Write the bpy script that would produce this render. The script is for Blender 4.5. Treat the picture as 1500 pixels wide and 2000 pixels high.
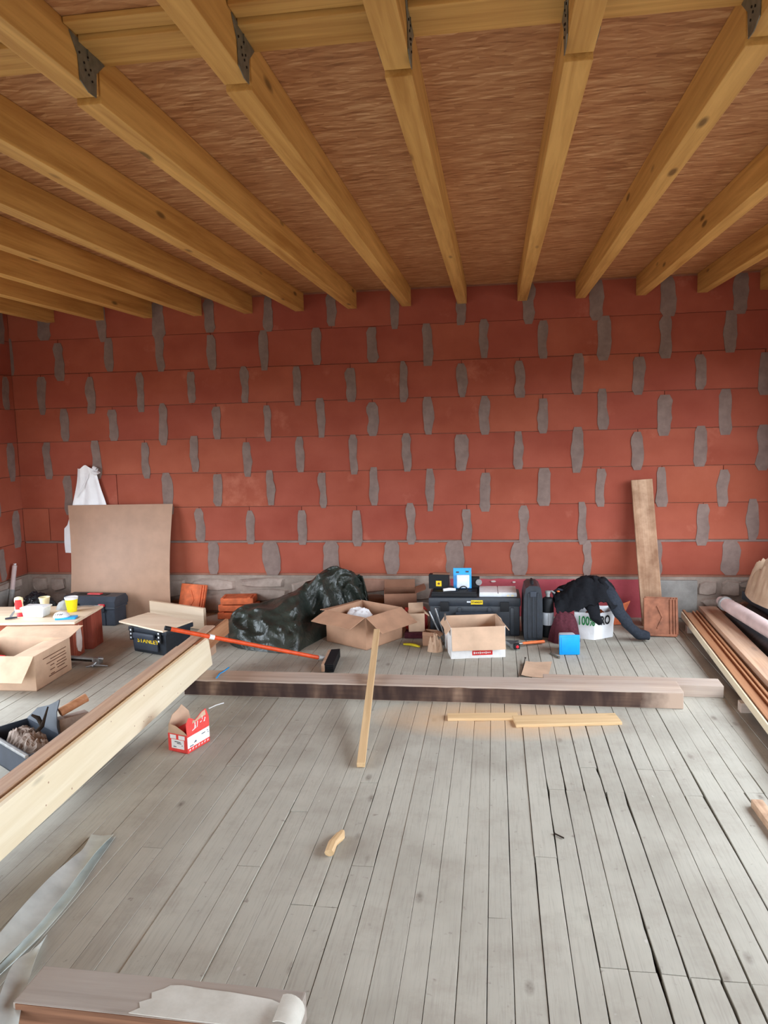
import bpy, bmesh, math, random
from mathutils import Vector, Matrix, noise, Euler
random.seed(7)
S = bpy.context.scene
for o in list(bpy.data.objects): bpy.data.objects.remove(o)
C = S.collection
PI = math.pi

# ------------------------------------------------------------------ camera
CH = 1.74; FPX = 1502.4
RX = Vector((0.98968566, 0.14113562, -0.02455681))
DN = Vector((-0.00770111, -0.11875545, -0.99289367))
FW = Vector((-0.14304892, 0.98284174, -0.11644367))
cam_d = bpy.data.cameras.new('camera'); cam = bpy.data.objects.new('camera', cam_d); C.objects.link(cam)
cam_d.sensor_fit = 'VERTICAL'; cam_d.sensor_height = 36.0; cam_d.lens = FPX / 2000 * 36.0
cam_d.clip_start = 0.05; cam_d.clip_end = 200
cam.matrix_world = Matrix(((RX.x, -DN.x, -FW.x, 0), (RX.y, -DN.y, -FW.y, 0), (RX.z, -DN.z, -FW.z, CH), (0, 0, 0, 1)))
S.camera = cam

# ------------------------------------------------------------------ sky, exposure
W = bpy.data.worlds.new('overcast_sky'); S.world = W; W.use_nodes = True
bgn = W.node_tree.nodes['Background']; bgn.inputs[1].default_value = 11.5
_tc = W.node_tree.nodes.new('ShaderNodeTexCoord'); _sp = W.node_tree.nodes.new('ShaderNodeSeparateXYZ'); _rp = W.node_tree.nodes.new('ShaderNodeValToRGB')
W.node_tree.links.new(_tc.outputs['Generated'], _sp.inputs[0]); W.node_tree.links.new(_sp.outputs[2], _rp.inputs[0]); W.node_tree.links.new(_rp.outputs[0], bgn.inputs[0])
_e = _rp.color_ramp.elements        # dim ground below the horizon, even overcast above it
_e[0].position = 0.0; _e[0].color = (0.10, 0.10, 0.09, 1); _e[1].position = 0.03; _e[1].color = (0.80, 0.90, 1.0, 1)
S.view_settings.view_transform = 'Standard'; S.view_settings.look = 'None'
S.view_settings.gamma = 1.0; S.view_settings.use_curve_mapping = False
S.view_settings.exposure = 0.14

# room extents and the openings daylight comes through
XL, XR, YB, YR, ZC = -4.49, 2.44, 6.77, -3.2, 2.88
WIN_L = (2.0, 5.4, 0.1, 2.2)        # opening in the left wall: y0, y1, z0, z1
WIN_R = (1.3, 6.0, 0.7, 2.25)      # opening in the right wall: y0, y1, z0, z1
WIN_B = (-3.6, 1.9, 0.0, 2.15)      # opening in the wall behind the camera: x0, x1, z0, z1
def portal(name, loc, rot, sx, sy):
    l = bpy.data.lights.new(name, 'AREA'); l.shape = 'RECTANGLE'; l.size = sx; l.size_y = sy
    l.cycles.is_portal = True
    o = bpy.data.objects.new(name, l); C.objects.link(o); o.location = loc; o.rotation_euler = rot
portal('daylight_portal', (XR + 0.19, (WIN_R[0] + WIN_R[1]) / 2, (WIN_R[2] + WIN_R[3]) / 2), (0, PI / 2, 0), WIN_R[3] - WIN_R[2], WIN_R[1] - WIN_R[0])
portal('daylight_portal', (XL - 0.19, (WIN_L[0] + WIN_L[1]) / 2, (WIN_L[2] + WIN_L[3]) / 2), (0, -PI / 2, 0), WIN_L[3] - WIN_L[2], WIN_L[1] - WIN_L[0])
portal('daylight_portal', ((WIN_B[0] + WIN_B[1]) / 2, YR - 0.19, (WIN_B[2] + WIN_B[3]) / 2), (PI / 2, 0, 0), WIN_B[1] - WIN_B[0], WIN_B[3] - WIN_B[2])

# ------------------------------------------------------------------ helpers: measuring
def ray(x, y): return RX * ((x - 750) / FPX) + DN * ((y - 1000) / FPX) + FW
def fl(x, y, z=0.0):
    r = ray(x, y); t = (z - CH) / r.z; return Vector((r.x * t, r.y * t, z))
def wl(x, y, Y=YB):
    r = ray(x, y); t = Y / r.y; return Vector((r.x * t, Y, r.z * t + CH))

# ------------------------------------------------------------------ helpers: materials
def lin(c):
    return tuple((v / 12.92 if v <= 0.04045 else ((v + 0.055) / 1.055) ** 2.4) for v in [x / 255 for x in c]) + (1,)
class NT:
    def __init__(s, name, rough=0.6, spec=0.4):
        s.m = bpy.data.materials.new(name); s.m.use_nodes = True; s.t = s.m.node_tree
        s.b = s.t.nodes['Principled BSDF']; s.b.inputs['Roughness'].default_value = rough
        s.b.inputs['Specular IOR Level'].default_value = spec; s._tc = None
    def n(s, k, **kw):
        x = s.t.nodes.new(k)
        for a, b in kw.items(): setattr(x, a, b)
        return x
    def l(s, a, b): s.t.links.new(a, b)
    def obj(s):
        if not s._tc: s._tc = s.n('ShaderNodeTexCoord')
        return s._tc.outputs['Object']
    def mapv(s, scale, rot=(0, 0, 0), src=None, loc=(0, 0, 0)):
        m = s.n('ShaderNodeMapping'); m.inputs['Scale'].default_value = scale; m.inputs['Rotation'].default_value = rot
        m.inputs['Location'].default_value = loc
        s.l(src or s.obj(), m.inputs['Vector']); return m.outputs[0]
    def rnd(s): return s.n('ShaderNodeObjectInfo').outputs['Random']
    def shift(s, src, k=37.0):
        a = s.n('ShaderNodeVectorMath', operation='ADD'); c = s.n('ShaderNodeVectorMath', operation='SCALE')
        cb = s.n('ShaderNodeCombineXYZ'); r = s.rnd()
        for i in range(3): s.l(r, cb.inputs[i])
        s.l(cb.outputs[0], c.inputs[0]); c.inputs['Scale'].default_value = k
        s.l(src, a.inputs[0]); s.l(c.outputs[0], a.inputs[1]); return a.outputs[0]
    def noise(s, v, scale, detail=4, rough=.55, dist=0):
        x = s.n('ShaderNodeTexNoise'); x.inputs['Scale'].default_value = scale; x.inputs['Detail'].default_value = detail
        x.inputs['Roughness'].default_value = rough; x.inputs['Distortion'].default_value = dist
        s.l(v, x.inputs['Vector']); return x.outputs['Fac']
    def ramp(s, f, stops):
        x = s.n('ShaderNodeValToRGB'); e = x.color_ramp.elements
        while len(e) < len(stops): e.new(.5)
        for q, (p, c) in zip(e, stops):
            q.position = p; q.color = c if len(c) == 4 else lin(c)
        s.l(f, x.inputs[0]); return x.outputs[0]
    def mix(s, f, a, b, mode='MIX'):
        x = s.n('ShaderNodeMix', data_type='RGBA', blend_type=mode)
        for v, k in ((f, 0), (a, 6), (b, 7)):
            if isinstance(v, (int, float)): x.inputs[k].default_value = v
            elif isinstance(v, tuple): x.inputs[k].default_value = v if len(v) == 4 else lin(v)
            else: s.l(v, x.inputs[k])
        return x.outputs[2]
    def math(s, op, a, b=0.0, clamp=False):
        x = s.n('ShaderNodeMath', operation=op, use_clamp=clamp)
        for i, v in enumerate((a, b)):
            if isinstance(v, (int, float)): x.inputs[i].default_value = v
            else: s.l(v, x.inputs[i])
        return x.outputs[0]
    def vary(s, col, amt=.2, hue=0.0):
        h = s.n('ShaderNodeHueSaturation'); r = s.rnd()
        s.l(s.math('ADD', s.math('MULTIPLY', r, amt), 1 - amt / 2), h.inputs['Value'])
        if hue: s.l(s.math('ADD', s.math('MULTIPLY', r, hue), .5 - hue / 2), h.inputs['Hue'])
        s.l(col, h.inputs['Color']); return h.outputs[0]
    def bump(s, f, strength=.2, dist=.01):
        x = s.n('ShaderNodeBump'); x.inputs['Strength'].default_value = strength; x.inputs['Distance'].default_value = dist
        s.l(f, x.inputs['Height']); s.l(x.outputs[0], s.b.inputs['Normal'])
    def col(s, c): s.l(c, s.b.inputs['Base Color']); return s.m
    def gray(s, f): return s.ramp(f, [(.35, (0, 0, 0, 1)), (.65, (1, 1, 1, 1))])

def m_plain(name, c, rough=.5, spec=.4, var=.08, scale=30, bump=.08, metal=0, trans=0, alpha=1):
    n = NT(name, rough, spec)
    f = n.noise(n.obj(), scale, 4)
    d = tuple(max(0, v * (1 - var)) for v in c); e = tuple(min(255, v * (1 + var)) for v in c)
    n.col(n.ramp(f, [(.3, d), (.7, e)])); n.bump(f, bump, .004)
    n.b.inputs['Metallic'].default_value = metal
    n.b.inputs['Transmission Weight'].default_value = trans
    return n.m
def m_wood(name, dark, light, grain=1.0, rough=.62, knot=.5, var=.12, dirt=None, dirt_amt=.4, dsc=2.2):
    n = NT(name, rough, .3)
    v = n.shift(n.obj())
    g = n.noise(n.mapv((1.1, 26, 26), src=v), 1.6 * grain, 5, .6, .6)
    g2 = n.noise(n.mapv((.5, 7, 7), src=v), 1.3 * grain, 3, .5, 1.2)
    c = n.ramp(n.math('ADD', n.math('MULTIPLY', g, .55), n.math('MULTIPLY', g2, .45)), [(.33, dark), (.62, light)])
    if knot:
        vo = n.n('ShaderNodeTexVoronoi'); vo.inputs['Scale'].default_value = 1.0
        n.l(n.mapv((2.0, 7, 7), src=v), vo.inputs['Vector'])
        k = n.ramp(vo.outputs['Distance'], [(.07, (1, 1, 1, 1)), (.14, (0, 0, 0, 1))])
        c = n.mix(n.math('MULTIPLY', k, knot), c, tuple(x * .5 for x in dark))
    if dirt:
        f = n.gray(n.noise(v, dsc, 6, .62))
        c = n.mix(n.math('MULTIPLY', f, dirt_amt), c, dirt)
    n.col(n.vary(c, var)); n.bump(g, .18, .004); return n.m
def m_film(name, c, rough, c2, bs=18, bst=.6):
    n = NT(name, rough, .5); f = n.noise(n.obj(), bs, 4, .55, 1.0)
    n.col(n.ramp(n.noise(n.obj(), 6, 3), [(.3, c), (.7, c2)])); n.bump(f, bst, .02); return n.m

MAT = {}
MAT['joist'] = m_wood('yellow_pine', (176, 126, 62), (220, 174, 102), .8, .5, .8, .1)
MAT['cream'] = m_wood('planed_pale_softwood', (224, 206, 172), (240, 226, 198), .6, .55, .4, .04)
MAT['pale'] = m_wood('pale_pine', (196, 160, 116), (222, 190, 146), 1, .6, .6, .12)
MAT['brown'] = m_wood('brown_softwood', (172, 132, 104), (206, 170, 140), 1, .6, .4, .12, (170, 152, 142), .4)
MAT['aged'] = m_wood('aged_grey_brown_timber', (158, 134, 118), (198, 176, 158), .8, .75, .3, .08, (180, 170, 162), .5)
MAT['oldplank'] = m_wood('stained_old_plank', (156, 118, 90), (208, 174, 144), .6, .7, .9, .08, (112, 74, 50), .75, 6)
MAT['grooved'] = m_wood('oiled_brown_board', (150, 98, 66), (184, 134, 98), 1, .5, .2, .1)
MAT['darkwood'] = m_wood('dark_bare_timber', (92, 62, 46), (150, 108, 82), 1, .8, .4, .05)
MAT['ply'] = m_wood('pale_plywood', (214, 186, 156), (236, 214, 188), .6, .5, .0, .05)
MAT['greypaint'] = m_wood('grey_painted_timber', (150, 140, 130), (176, 166, 156), .6, .8, .3, .0, (150, 126, 108), .3)
def m_card(name, c, var=.06):
    n = NT(name, .8, .2); f = n.noise(n.mapv((1, 1, 60)), 6, 3); g = n.noise(n.obj(), 7, 4)
    d = tuple(v * (1 - var * 1.6) for v in c)
    n.col(n.mix(n.gray(g), d, c)); n.bump(f, .1, .003); return n.m
MAT['card'] = m_card('brown_cardboard', (186, 144, 116))
MAT['card_light'] = m_card('pale_cardboard', (212, 178, 150))
MAT['card_dark'] = m_card('dull_brown_cardboard', (150, 108, 86))
MAT['hardboard'] = m_card('smooth_brown_hardboard', (176, 140, 116), .04)
MAT['hardboard'].node_tree.nodes['Principled BSDF'].inputs['Roughness'].default_value = .38
MAT['print'] = m_plain('dark_printing', (110, 76, 58), .8, .1)
MAT['paperwhite'] = m_plain('white_card', (232, 230, 228), .6, .3, .03)
MAT['redcard'] = m_plain('red_printed_card', (226, 72, 66), .5, .4, .05)
MAT['redprint'] = m_plain('red_label', (206, 44, 44), .5, .4, .05)
MAT['black'] = m_plain('black_plastic', (40, 46, 54), .42, .5, .12)
MAT['blackmatte'] = m_plain('black_matte_plastic', (26, 27, 30), .6, .3, .1)
MAT['slate'] = m_plain('slate_plastic', (54, 60, 70), .45, .4, .12, 8)
MAT['red'] = m_plain('red_plastic', (215, 38, 50), .4, .5, .05)
MAT['yellow'] = m_plain('yellow_paint', (236, 200, 34), .5, .4, .05)
MAT['yellowcup'] = m_plain('yellow_paper_cup', (240, 222, 20), .5, .4, .03)
MAT['creamcup'] = m_plain('cream_paper_cup', (235, 222, 178), .55, .4, .03)
MAT['orange'] = m_plain('orange_painted_wood', (214, 78, 34), .45, .4, .08)
MAT['tool_orange'] = m_plain('orange_rubber_grip', (236, 120, 62), .5, .4, .08)
MAT['steel'] = m_plain('dull_steel', (150, 152, 154), .38, .5, .12, 25, .1, .85)
MAT['zinc'] = m_plain('zinc_sheet', (196, 202, 198), .42, .5, .08, 9, .06, .35)
MAT['galv'] = m_plain('galvanised_steel', (118, 118, 108), .5, .5, .12, 40, .1, .55)
MAT['dark'] = m_plain('dark_gap', (44, 36, 30), .9, .1, .3)
MAT['blue'] = m_plain('bright_blue_plastic', (0, 158, 236), .4, .5, .03)
MAT['clear'] = m_plain('frosted_plastic', (214, 220, 226), .3, .5, .04)
MAT['whiteplastic'] = m_plain('white_plastic', (238, 238, 238), .4, .5, .03)
MAT['greyplastic'] = m_plain('grey_plastic', (150, 150, 148), .5, .4, .08)
MAT['pipewhite'] = m_plain('dusty_pinkish_plastic_pipe', (214, 192, 188), .5, .4, .1, 5)
MAT['yellowtool'] = m_plain('yellow_tool_grip', (216, 196, 40), .5, .4, .08)
MAT['green'] = m_plain('green_print', (30, 130, 66), .6, .3, .05)
MAT['blackprint'] = m_plain('black_print', (30, 30, 32), .6, .3, .05)
MAT['jacket'] = m_plain('black_cloth', (24, 25, 29), .9, .15, .15, 60, .25)
MAT['jacketgrey'] = m_plain('charcoal_cloth', (44, 48, 56), .9, .15, .12, 60, .25)
MAT['maroon'] = m_plain('maroon_cloth', (84, 42, 50), .9, .15, .12, 60, .25)
MAT['tarp'] = m_film('dark_green_plastic_tarpaulin', (28, 33, 29), .36, (52, 58, 51), 16, .5)
MAT['binbag'] = m_film('black_plastic_film', (20, 24, 28), .25, (34, 38, 44), 25, .8)
MAT['whitefilm'] = m_film('white_plastic_film', (236, 236, 238), .4, (248, 248, 250), 10, .25)
MAT['membrane'] = m_film('black_roofing_membrane', (34, 34, 38), .5, (64, 62, 64), 6, .3)
MAT['canvas'] = m_film('tan_builders_sack', (176, 146, 118), .8, (206, 178, 150), 8, .4)
MAT['tile'] = m_plain('terracotta_roof_tile', (140, 90, 68), .75, .25, .18, 14, .25)
MAT['tile_orange'] = m_plain('orange_roof_tile', (206, 106, 66), .7, .25, .14, 14, .2)

def mk_osb():
    n = NT('oriented_strand_board', .6, .3)
    def layer(sc, rz, k):
        w = n.noise(n.obj(), 5 + k, 2); off = n.n('ShaderNodeVectorMath', operation='ADD'); cb = n.n('ShaderNodeCombineXYZ')
        n.l(n.math('MULTIPLY', w, .035), cb.inputs[1]); n.l(n.mapv((1, 1, 1), (0, 0, rz), loc=(k, k * 2.3, 0)), off.inputs[0]); n.l(cb.outputs[0], off.inputs[1])
        v = n.n('ShaderNodeTexVoronoi'); v.inputs['Scale'].default_value = 1; v.inputs['Randomness'].default_value = 1
        n.l(n.mapv(sc, src=off.outputs[0]), v.inputs['Vector'])
        s = n.n('ShaderNodeSeparateColor'); n.l(v.outputs['Color'], s.inputs[0]); return s.outputs[0], v.outputs['Distance']
    a, d1 = layer((9, 60, 1), .12, 1.0); b, d2 = layer((12, 80, 1), -.18, 5.0); c3, d3 = layer((7, 44, 1), .4, 9.0)
    g = n.noise(n.mapv((6, 90, 1)), 2, 3)
    f = n.math('ADD', n.math('ADD', n.math('MULTIPLY', a, .34), n.math('MULTIPLY', b, .26)), n.math('ADD', n.math('MULTIPLY', c3, .15), n.math('MULTIPLY', g, .3)))
    c = n.ramp(f, [(.12, (134, 88, 54)), (.42, (176, 124, 82)), (.62, (192, 142, 98)), (.9, (222, 180, 134))])
    n.col(n.vary(c, .06)); n.bump(f, .12, .003); return n.m
MAT['osb'] = mk_osb()

def mk_clay():
    n = NT('red_clay_block', .85, .2); v = n.shift(n.obj(), 53)
    f = n.noise(v, 2.6, 5, .6); c = n.ramp(f, [(.3, (142, 68, 51)), (.7, (160, 84, 66))])
    st = n.noise(n.mapv((1, 30, 3), src=v), 1.5, 2)
    c = n.mix(n.math('MULTIPLY', n.gray(st), .10), c, (206, 120, 90))
    e = n.ramp(n.noise(v, 1.9, 6, .65), [(.62, (0, 0, 0, 1)), (.76, (1, 1, 1, 1))])
    c = n.mix(n.math('MULTIPLY', e, .35), c, (214, 140, 116))
    n.col(n.vary(c, .10, .006))
    rib = n.n('ShaderNodeTexWave', bands_direction='X'); rib.inputs['Scale'].default_value = 14; n.l(n.obj(), rib.inputs['Vector'])
    n.bump(n.math('ADD', n.math('MULTIPLY', rib.outputs['Fac'], .06), f), .2, .006); return n.m
MAT['clay'] = mk_clay()
def mk_mortar(name, a, b, sc=9):
    n = NT(name, .92, .15); f = n.noise(n.obj(), sc, 6, .65); g = n.noise(n.obj(), 70, 3)
    n.col(n.vary(n.ramp(f, [(.3, a), (.7, b)]), .08)); n.bump(n.math('ADD', f, n.math('MULTIPLY', g, .4)), .4, .006); return n.m
MAT['mortar'] = mk_mortar('grey_mortar', (118, 99, 92), (140, 120, 112))
MAT['joint'] = mk_mortar('bed_joint_mortar', (140, 92, 74), (160, 112, 94))
MAT['rubble'] = mk_mortar('rubble_stone_grey', (140, 124, 114), (178, 160, 148), 9)
MAT['rubble2'] = mk_mortar('rubble_stone_reddish', (150, 112, 94), (178, 138, 120), 9)
MAT['rubblebase'] = mk_mortar('old_lime_mortar', (128, 112, 102), (164, 148, 136), 7)
MAT['concrete'] = mk_mortar('grey_concrete', (128, 124, 120), (160, 156, 150), 8)
MAT['pinkplaster'] = mk_mortar('dark_pink_plaster', (170, 74, 84), (188, 92, 98), 5)
MAT['whiteplaster'] = mk_mortar('white_plaster_chip', (206, 190, 182), (226, 212, 204), 9)
MAT['whitepaint'] = mk_mortar('flaking_white_paint', (186, 180, 168), (212, 208, 198), 7)

def mk_floor():
    n = NT('worn_grey_painted_boards', .8, .15); v = n.shift(n.obj(), 11)
    g = n.noise(n.mapv((34, 1.3, 8), src=v), 1.5, 5, .6, .5)
    big = n.noise(n.obj(), 1.1, 5, .6)
    c = n.ramp(big, [(.3, (156, 150, 138)), (.5, (176, 171, 159)), (.72, (187, 183, 170))])
    c = n.mix(n.math('MULTIPLY', n.ramp(g, [(.55, (0, 0, 0, 1)), (.75, (1, 1, 1, 1))]), .22), c, (134, 126, 118))
    sp = n.ramp(n.noise(n.obj(), 21, 4, .6), [(.66, (0, 0, 0, 1)), (.74, (1, 1, 1, 1))])
    c = n.mix(n.math('MULTIPLY', sp, .6), c, (112, 102, 94))
    ws = n.ramp(n.noise(n.mapv((1, .6, 1), loc=(3, 1, 0)), 26, 2, .5), [(.74, (0, 0, 0, 1)), (.78, (1, 1, 1, 1))])
    c = n.mix(n.math('MULTIPLY', ws, .5), c, (206, 202, 196))
    kv = n.n('ShaderNodeTexVoronoi'); kv.inputs['Scale'].default_value = 1.0; n.l(n.mapv((5.5, 2.6, 1), src=v), kv.inputs['Vector'])
    kn = n.math('MULTIPLY', n.ramp(kv.outputs['Distance'], [(.03, (1, 1, 1, 1)), (.11, (0, 0, 0, 1))]), n.noise(n.obj(), 60, 3))
    c = n.mix(n.math('MULTIPLY', kn, 1.1, True), c, (96, 84, 74))
    fg = n.noise(n.mapv((120, 5, 8), src=v), 1.2, 4, .65, .8)
    c = n.mix(n.math('MULTIPLY', n.ramp(fg, [(.5, (0, 0, 0, 1)), (.75, (1, 1, 1, 1))]), .3), c, (118, 110, 100))
    sc = n.ramp(n.noise(n.obj(), 3.3, 7, .72), [(.5, (0, 0, 0, 1)), (.72, (1, 1, 1, 1))])
    c = n.mix(n.math('MULTIPLY', sc, .38), c, (134, 122, 110))
    # sawdust lying round the two sawn planks
    sx = n.n('ShaderNodeSeparateXYZ'); n.l(n.obj(), sx.inputs[0])
    dx = n.math('DIVIDE', n.math('SUBTRACT', sx.outputs[0], -.02), .72); dy = n.math('DIVIDE', n.math('SUBTRACT', sx.outputs[1], 4.36), .3)
    r = n.math('ADD', n.math('MULTIPLY', dx, dx), n.math('MULTIPLY', dy, dy))
    s = n.math('MULTIPLY', n.math('SUBTRACT', 1.15, r, True), n.math('ADD', n.noise(n.obj(), 5, 5, .7), .2), True)
    c = n.mix(n.math('MULTIPLY', s, .85, True), c, (214, 172, 128))
    n.col(n.vary(c, .07)); n.bump(g, .12, .002); return n.m
MAT['floor'] = mk_floor()

# ------------------------------------------------------------------ helpers: geometry
def BM(): return bmesh.new()
def bx(bm, c, s, M=None, bev=0.0):
    r = bmesh.ops.create_cube(bm, size=1.0)['verts']
    T = Matrix.Translation(Vector(c)) @ Matrix.Diagonal((*s, 1))
    if M is not None: T = M @ T
    bmesh.ops.transform(bm, matrix=T, verts=r)
    if bev:
        es = list({e for v in r for e in v.link_edges})
        bmesh.ops.bevel(bm, geom=es, offset=bev, segments=2, affect='EDGES', profile=.6)
    return r
def frame(d, up=(0, 0, 1)):
    d = Vector(d).normalized(); u = Vector(up)
    if abs(d.dot(u)) > .98: u = Vector((0, 1, 0))
    s = u.cross(d).normalized(); return s, d.cross(s)
def tube(bm, pts, rad, n=12, caps=True, flat=1.0, up=(0, 0, 1), wob=0.0, seed=0.0):
    pts = [Vector(p) for p in pts]; rings = []
    if not hasattr(rad, '__len__'): rad = [rad] * len(pts)
    for i, p in enumerate(pts):
        d = pts[min(i + 1, len(pts) - 1)] - pts[max(i - 1, 0)]
        s, t = frame(d, up); ring = []
        for k in range(n):
            a = 2 * PI * k / n; r = rad[i]
            q = p + s * (math.cos(a) * r) + t * (math.sin(a) * r * flat)
            if wob: q = p + (q - p) * (1 + wob * noise.noise(q * 14 + Vector((seed, 0, 0))))
            ring.append(bm.verts.new(q))
        rings.append(ring)
    for a, b in zip(rings, rings[1:]):
        for k in range(n): bm.faces.new((a[k], a[(k + 1) % n], b[(k + 1) % n], b[k]))
    if caps: bm.faces.new(rings[0][::-1]); bm.faces.new(rings[-1])
def lathe(bm, prof, n=24, M=None, sq=None):
    rings = []
    for r, z in prof:
        ring = []
        for k in range(n):
            a = 2 * PI * k / n; x, y = r * math.cos(a), r * math.sin(a)
            if sq: x *= sq[0]; y *= sq[1]
            p = Vector((x, y, z)); ring.append(bm.verts.new(M @ p if M else p))
        rings.append(ring)
    for a, b in zip(rings, rings[1:]):
        for k in range(n): bm.faces.new((a[k], a[(k + 1) % n], b[(k + 1) % n], b[k]))
    bm.faces.new(rings[0][::-1]); bm.faces.new(rings[-1])
def prism(bm, poly, o, u, v, thick):
    o, u, v = Vector(o), Vector(u).normalized(), Vector(v).normalized(); w = u.cross(v).normalized()
    a = [bm.verts.new(o + u * x + v * y) for x, y in poly]; b = [bm.verts.new(o + u * x + v * y + w * thick) for x, y in poly]
    bm.faces.new(a[::-1]); bm.faces.new(b)
    for i in range(len(poly)):
        j = (i + 1) % len(poly); bm.faces.new((a[i], a[j], b[j], b[i]))
def sheet(bm, grid, thick=.003):
    G = [[Vector(p) for p in row] for row in grid]; R_, K = len(G), len(G[0]); top, bot = [], []
    for i in range(R_):
        tr, br = [], []
        for j in range(K):
            a = G[min(i + 1, R_ - 1)][j] - G[max(i - 1, 0)][j]; b = G[i][min(j + 1, K - 1)] - G[i][max(j - 1, 0)]
            nn = a.cross(b); nn = nn.normalized() if nn.length > 1e-9 else Vector((0, 0, 1))
            tr.append(bm.verts.new(G[i][j])); br.append(bm.verts.new(G[i][j] + nn * thick))
        top.append(tr); bot.append(br)
    for i in range(R_ - 1):
        for j in range(K - 1):
            bm.faces.new((top[i][j], top[i][j + 1], top[i + 1][j + 1], top[i + 1][j]))
            bm.faces.new((bot[i][j], bot[i + 1][j], bot[i + 1][j + 1], bot[i][j + 1]))
    for i in range(R_ - 1):
        for j in (0, K - 1): bm.faces.new((top[i][j], top[i + 1][j], bot[i + 1][j], bot[i][j]))
    for j in range(K - 1):
        for i in (0, R_ - 1): bm.faces.new((top[i][j], top[i][j + 1], bot[i][j + 1], bot[i][j]))
def rootmat(p): return Matrix.Translation(p.location) @ p.rotation_euler.to_matrix().to_4x4()
def chain(p):
    M = Matrix.Identity(4)
    while p: M = rootmat(p) @ M; p = p.parent
    return M
def obj(name, bm, mat, parent=None, smooth=False, world=False, label=None, tri=False, origin=None, auto=0):
    bmesh.ops.recalc_face_normals(bm, faces=bm.faces)
    if world and parent: bmesh.ops.transform(bm, matrix=chain(parent).inverted(), verts=bm.verts)
    if origin is not None: bmesh.ops.translate(bm, vec=-Vector(origin), verts=bm.verts)
    if smooth:
        for f in bm.faces: f.smooth = True
        lim = math.radians(auto or 42)
        for e in bm.edges:
            if len(e.link_faces) == 2 and e.calc_face_angle(0) > lim: e.smooth = False
    me = bpy.data.meshes.new(name); bm.to_mesh(me); bm.free(); me.materials.append(MAT[mat] if isinstance(mat, str) else mat)
    o = bpy.data.objects.new(name, me); C.objects.link(o)
    if parent: o.parent = parent
    if origin is not None: o.location = origin
    if label: o['label'] = label
    return o
def tag(o, label, cat, group=None, kind=None):
    if label: o['label'] = label
    if cat: o['category'] = cat
    if group: o['group'] = group
    if kind: o['kind'] = kind
    return o
def thing(name, label, cat, loc=(0, 0, 0), rz=0.0, group=None, rot=None):
    o = bpy.data.objects.new(name, None); C.objects.link(o); o.location = loc; o.empty_display_size = .05
    o.rotation_euler = rot if rot else (0, 0, rz); return tag(o, label, cat, group)
def struct(name, bm, mat): return tag(obj(name, bm, mat), None, None, kind='structure')
def text(s, size, mat, parent, M, depth=.001, name='lettering', xs=1.0):
    cu = bpy.data.curves.new('lettering', 'FONT'); cu.body = s; cu.size = size; cu.extrude = depth; cu.align_x = 'CENTER'; cu.align_y = 'CENTER'
    cu.resolution_u = 3; cu.offset = size * .018; t = bpy.data.objects.new('tmp', cu); C.objects.link(t)
    dg = bpy.context.evaluated_depsgraph_get(); me = bpy.data.meshes.new_from_object(t.evaluated_get(dg))
    bpy.data.objects.remove(t); me.transform(M @ Matrix.Diagonal((xs, 1, 1, 1))); me.materials.clear(); me.materials.append(MAT[mat])
    o = bpy.data.objects.new(name, me); C.objects.link(o); o.parent = parent; return o
FRONT = lambda x, y, z: Matrix.Translation((x, y, z)) @ Matrix.Rotation(PI / 2, 4, 'X')   # text on a face looking towards -y
def timber(name, label, cat, p0, p1, w, h, mat, group=None, up=(0, 0, 1), bev=.003, parent=None, seg=1, poly=None):
    """one squared timber; p0,p1 = centre line of its underside; its own x axis runs along the grain"""
    p0, p1 = Vector(p0), Vector(p1); d = p1 - p0; L = d.length; x = d / L; y = Vector(up).cross(x).normalized(); z = x.cross(y)
    bm = BM()
    if poly: prism(bm, poly, (-L / 2, 0, 0), (0, 1, 0), (0, 0, 1), L)
    else: bx(bm, (0, 0, h / 2), (L, w, h), None, bev)
    o = obj(name, bm, mat, parent)
    M = Matrix((x, y, z)).transposed().to_4x4(); M.translation = (p0 + p1) / 2
    if parent: M = chain(parent).inverted() @ M
    o.location = M.translation; o.rotation_euler = M.to_euler()
    if label: tag(o, label, cat, group)
    return o

# ================================================================== SETTING
# ---- floor: dark ground below, every board a piece of its own
bm = BM(); bx(bm, ((XL + XR) / 2, (YB + YR) / 2, -.08), (XR - XL + .6, YB - YR + .6, .1))
floor = struct('floor', bm, 'dark')
def board(x0, x1, y0, y1, gl, gr, wear0, wear1, dz):
    bm = BM(); n = max(4, int((y1 - y0) / .11)); rows = []
    tl = random.uniform(-.0012, .0012)
    for i in range(n + 1):
        t = i / n; y = y0 + (y1 - y0) * t + (.0015 if i == 0 else -.0015 if i == n else 0)
        w = wear0 * max(0, 1 - t * 3) + wear1 * max(0, 1 - (1 - t) * 3)
        a = x0 + gl * (.6 + .5 * noise.noise((x0 * 9, y * 2.2, 1))) + w * abs(noise.noise((x0 * 5, y * 9, 3)))
        b = x1 - gr * (.6 + .5 * noise.noise((x1 * 9, y * 2.2, 7))) - w * abs(noise.noise((x1 * 5, y * 9, 5)))
        z = dz + .0012 * noise.noise((x0 * 3, y * 1.3, 0)); e = .0007 + .4 * w * .2
        rows.append([bm.verts.new(p) for p in ((a, y, -.026), (a, y, z - e + tl), (a + .0012, y, z + tl), (b - .0012, y, z - tl), (b, y, z - e - tl), (b, y, -.026))])
    for p, q in zip(rows, rows[1:]):
        for k in range(5): bm.faces.new((p[k], p[k + 1], q[k + 1], q[k]))
    bm.faces.new(rows[0][::-1]); bm.faces.new(rows[-1])
    return obj('floor_board', bm, 'floor', floor)
BW = .0895; xs = [.05 + BW * k for k in range(-60, 40)]; xs = [x for x in xs if XL - .02 < x < XR + .02]
xs = [XL + .005] + [x for x in xs if XL + .05 < x < XR - .05] + [XR - .005]
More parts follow.
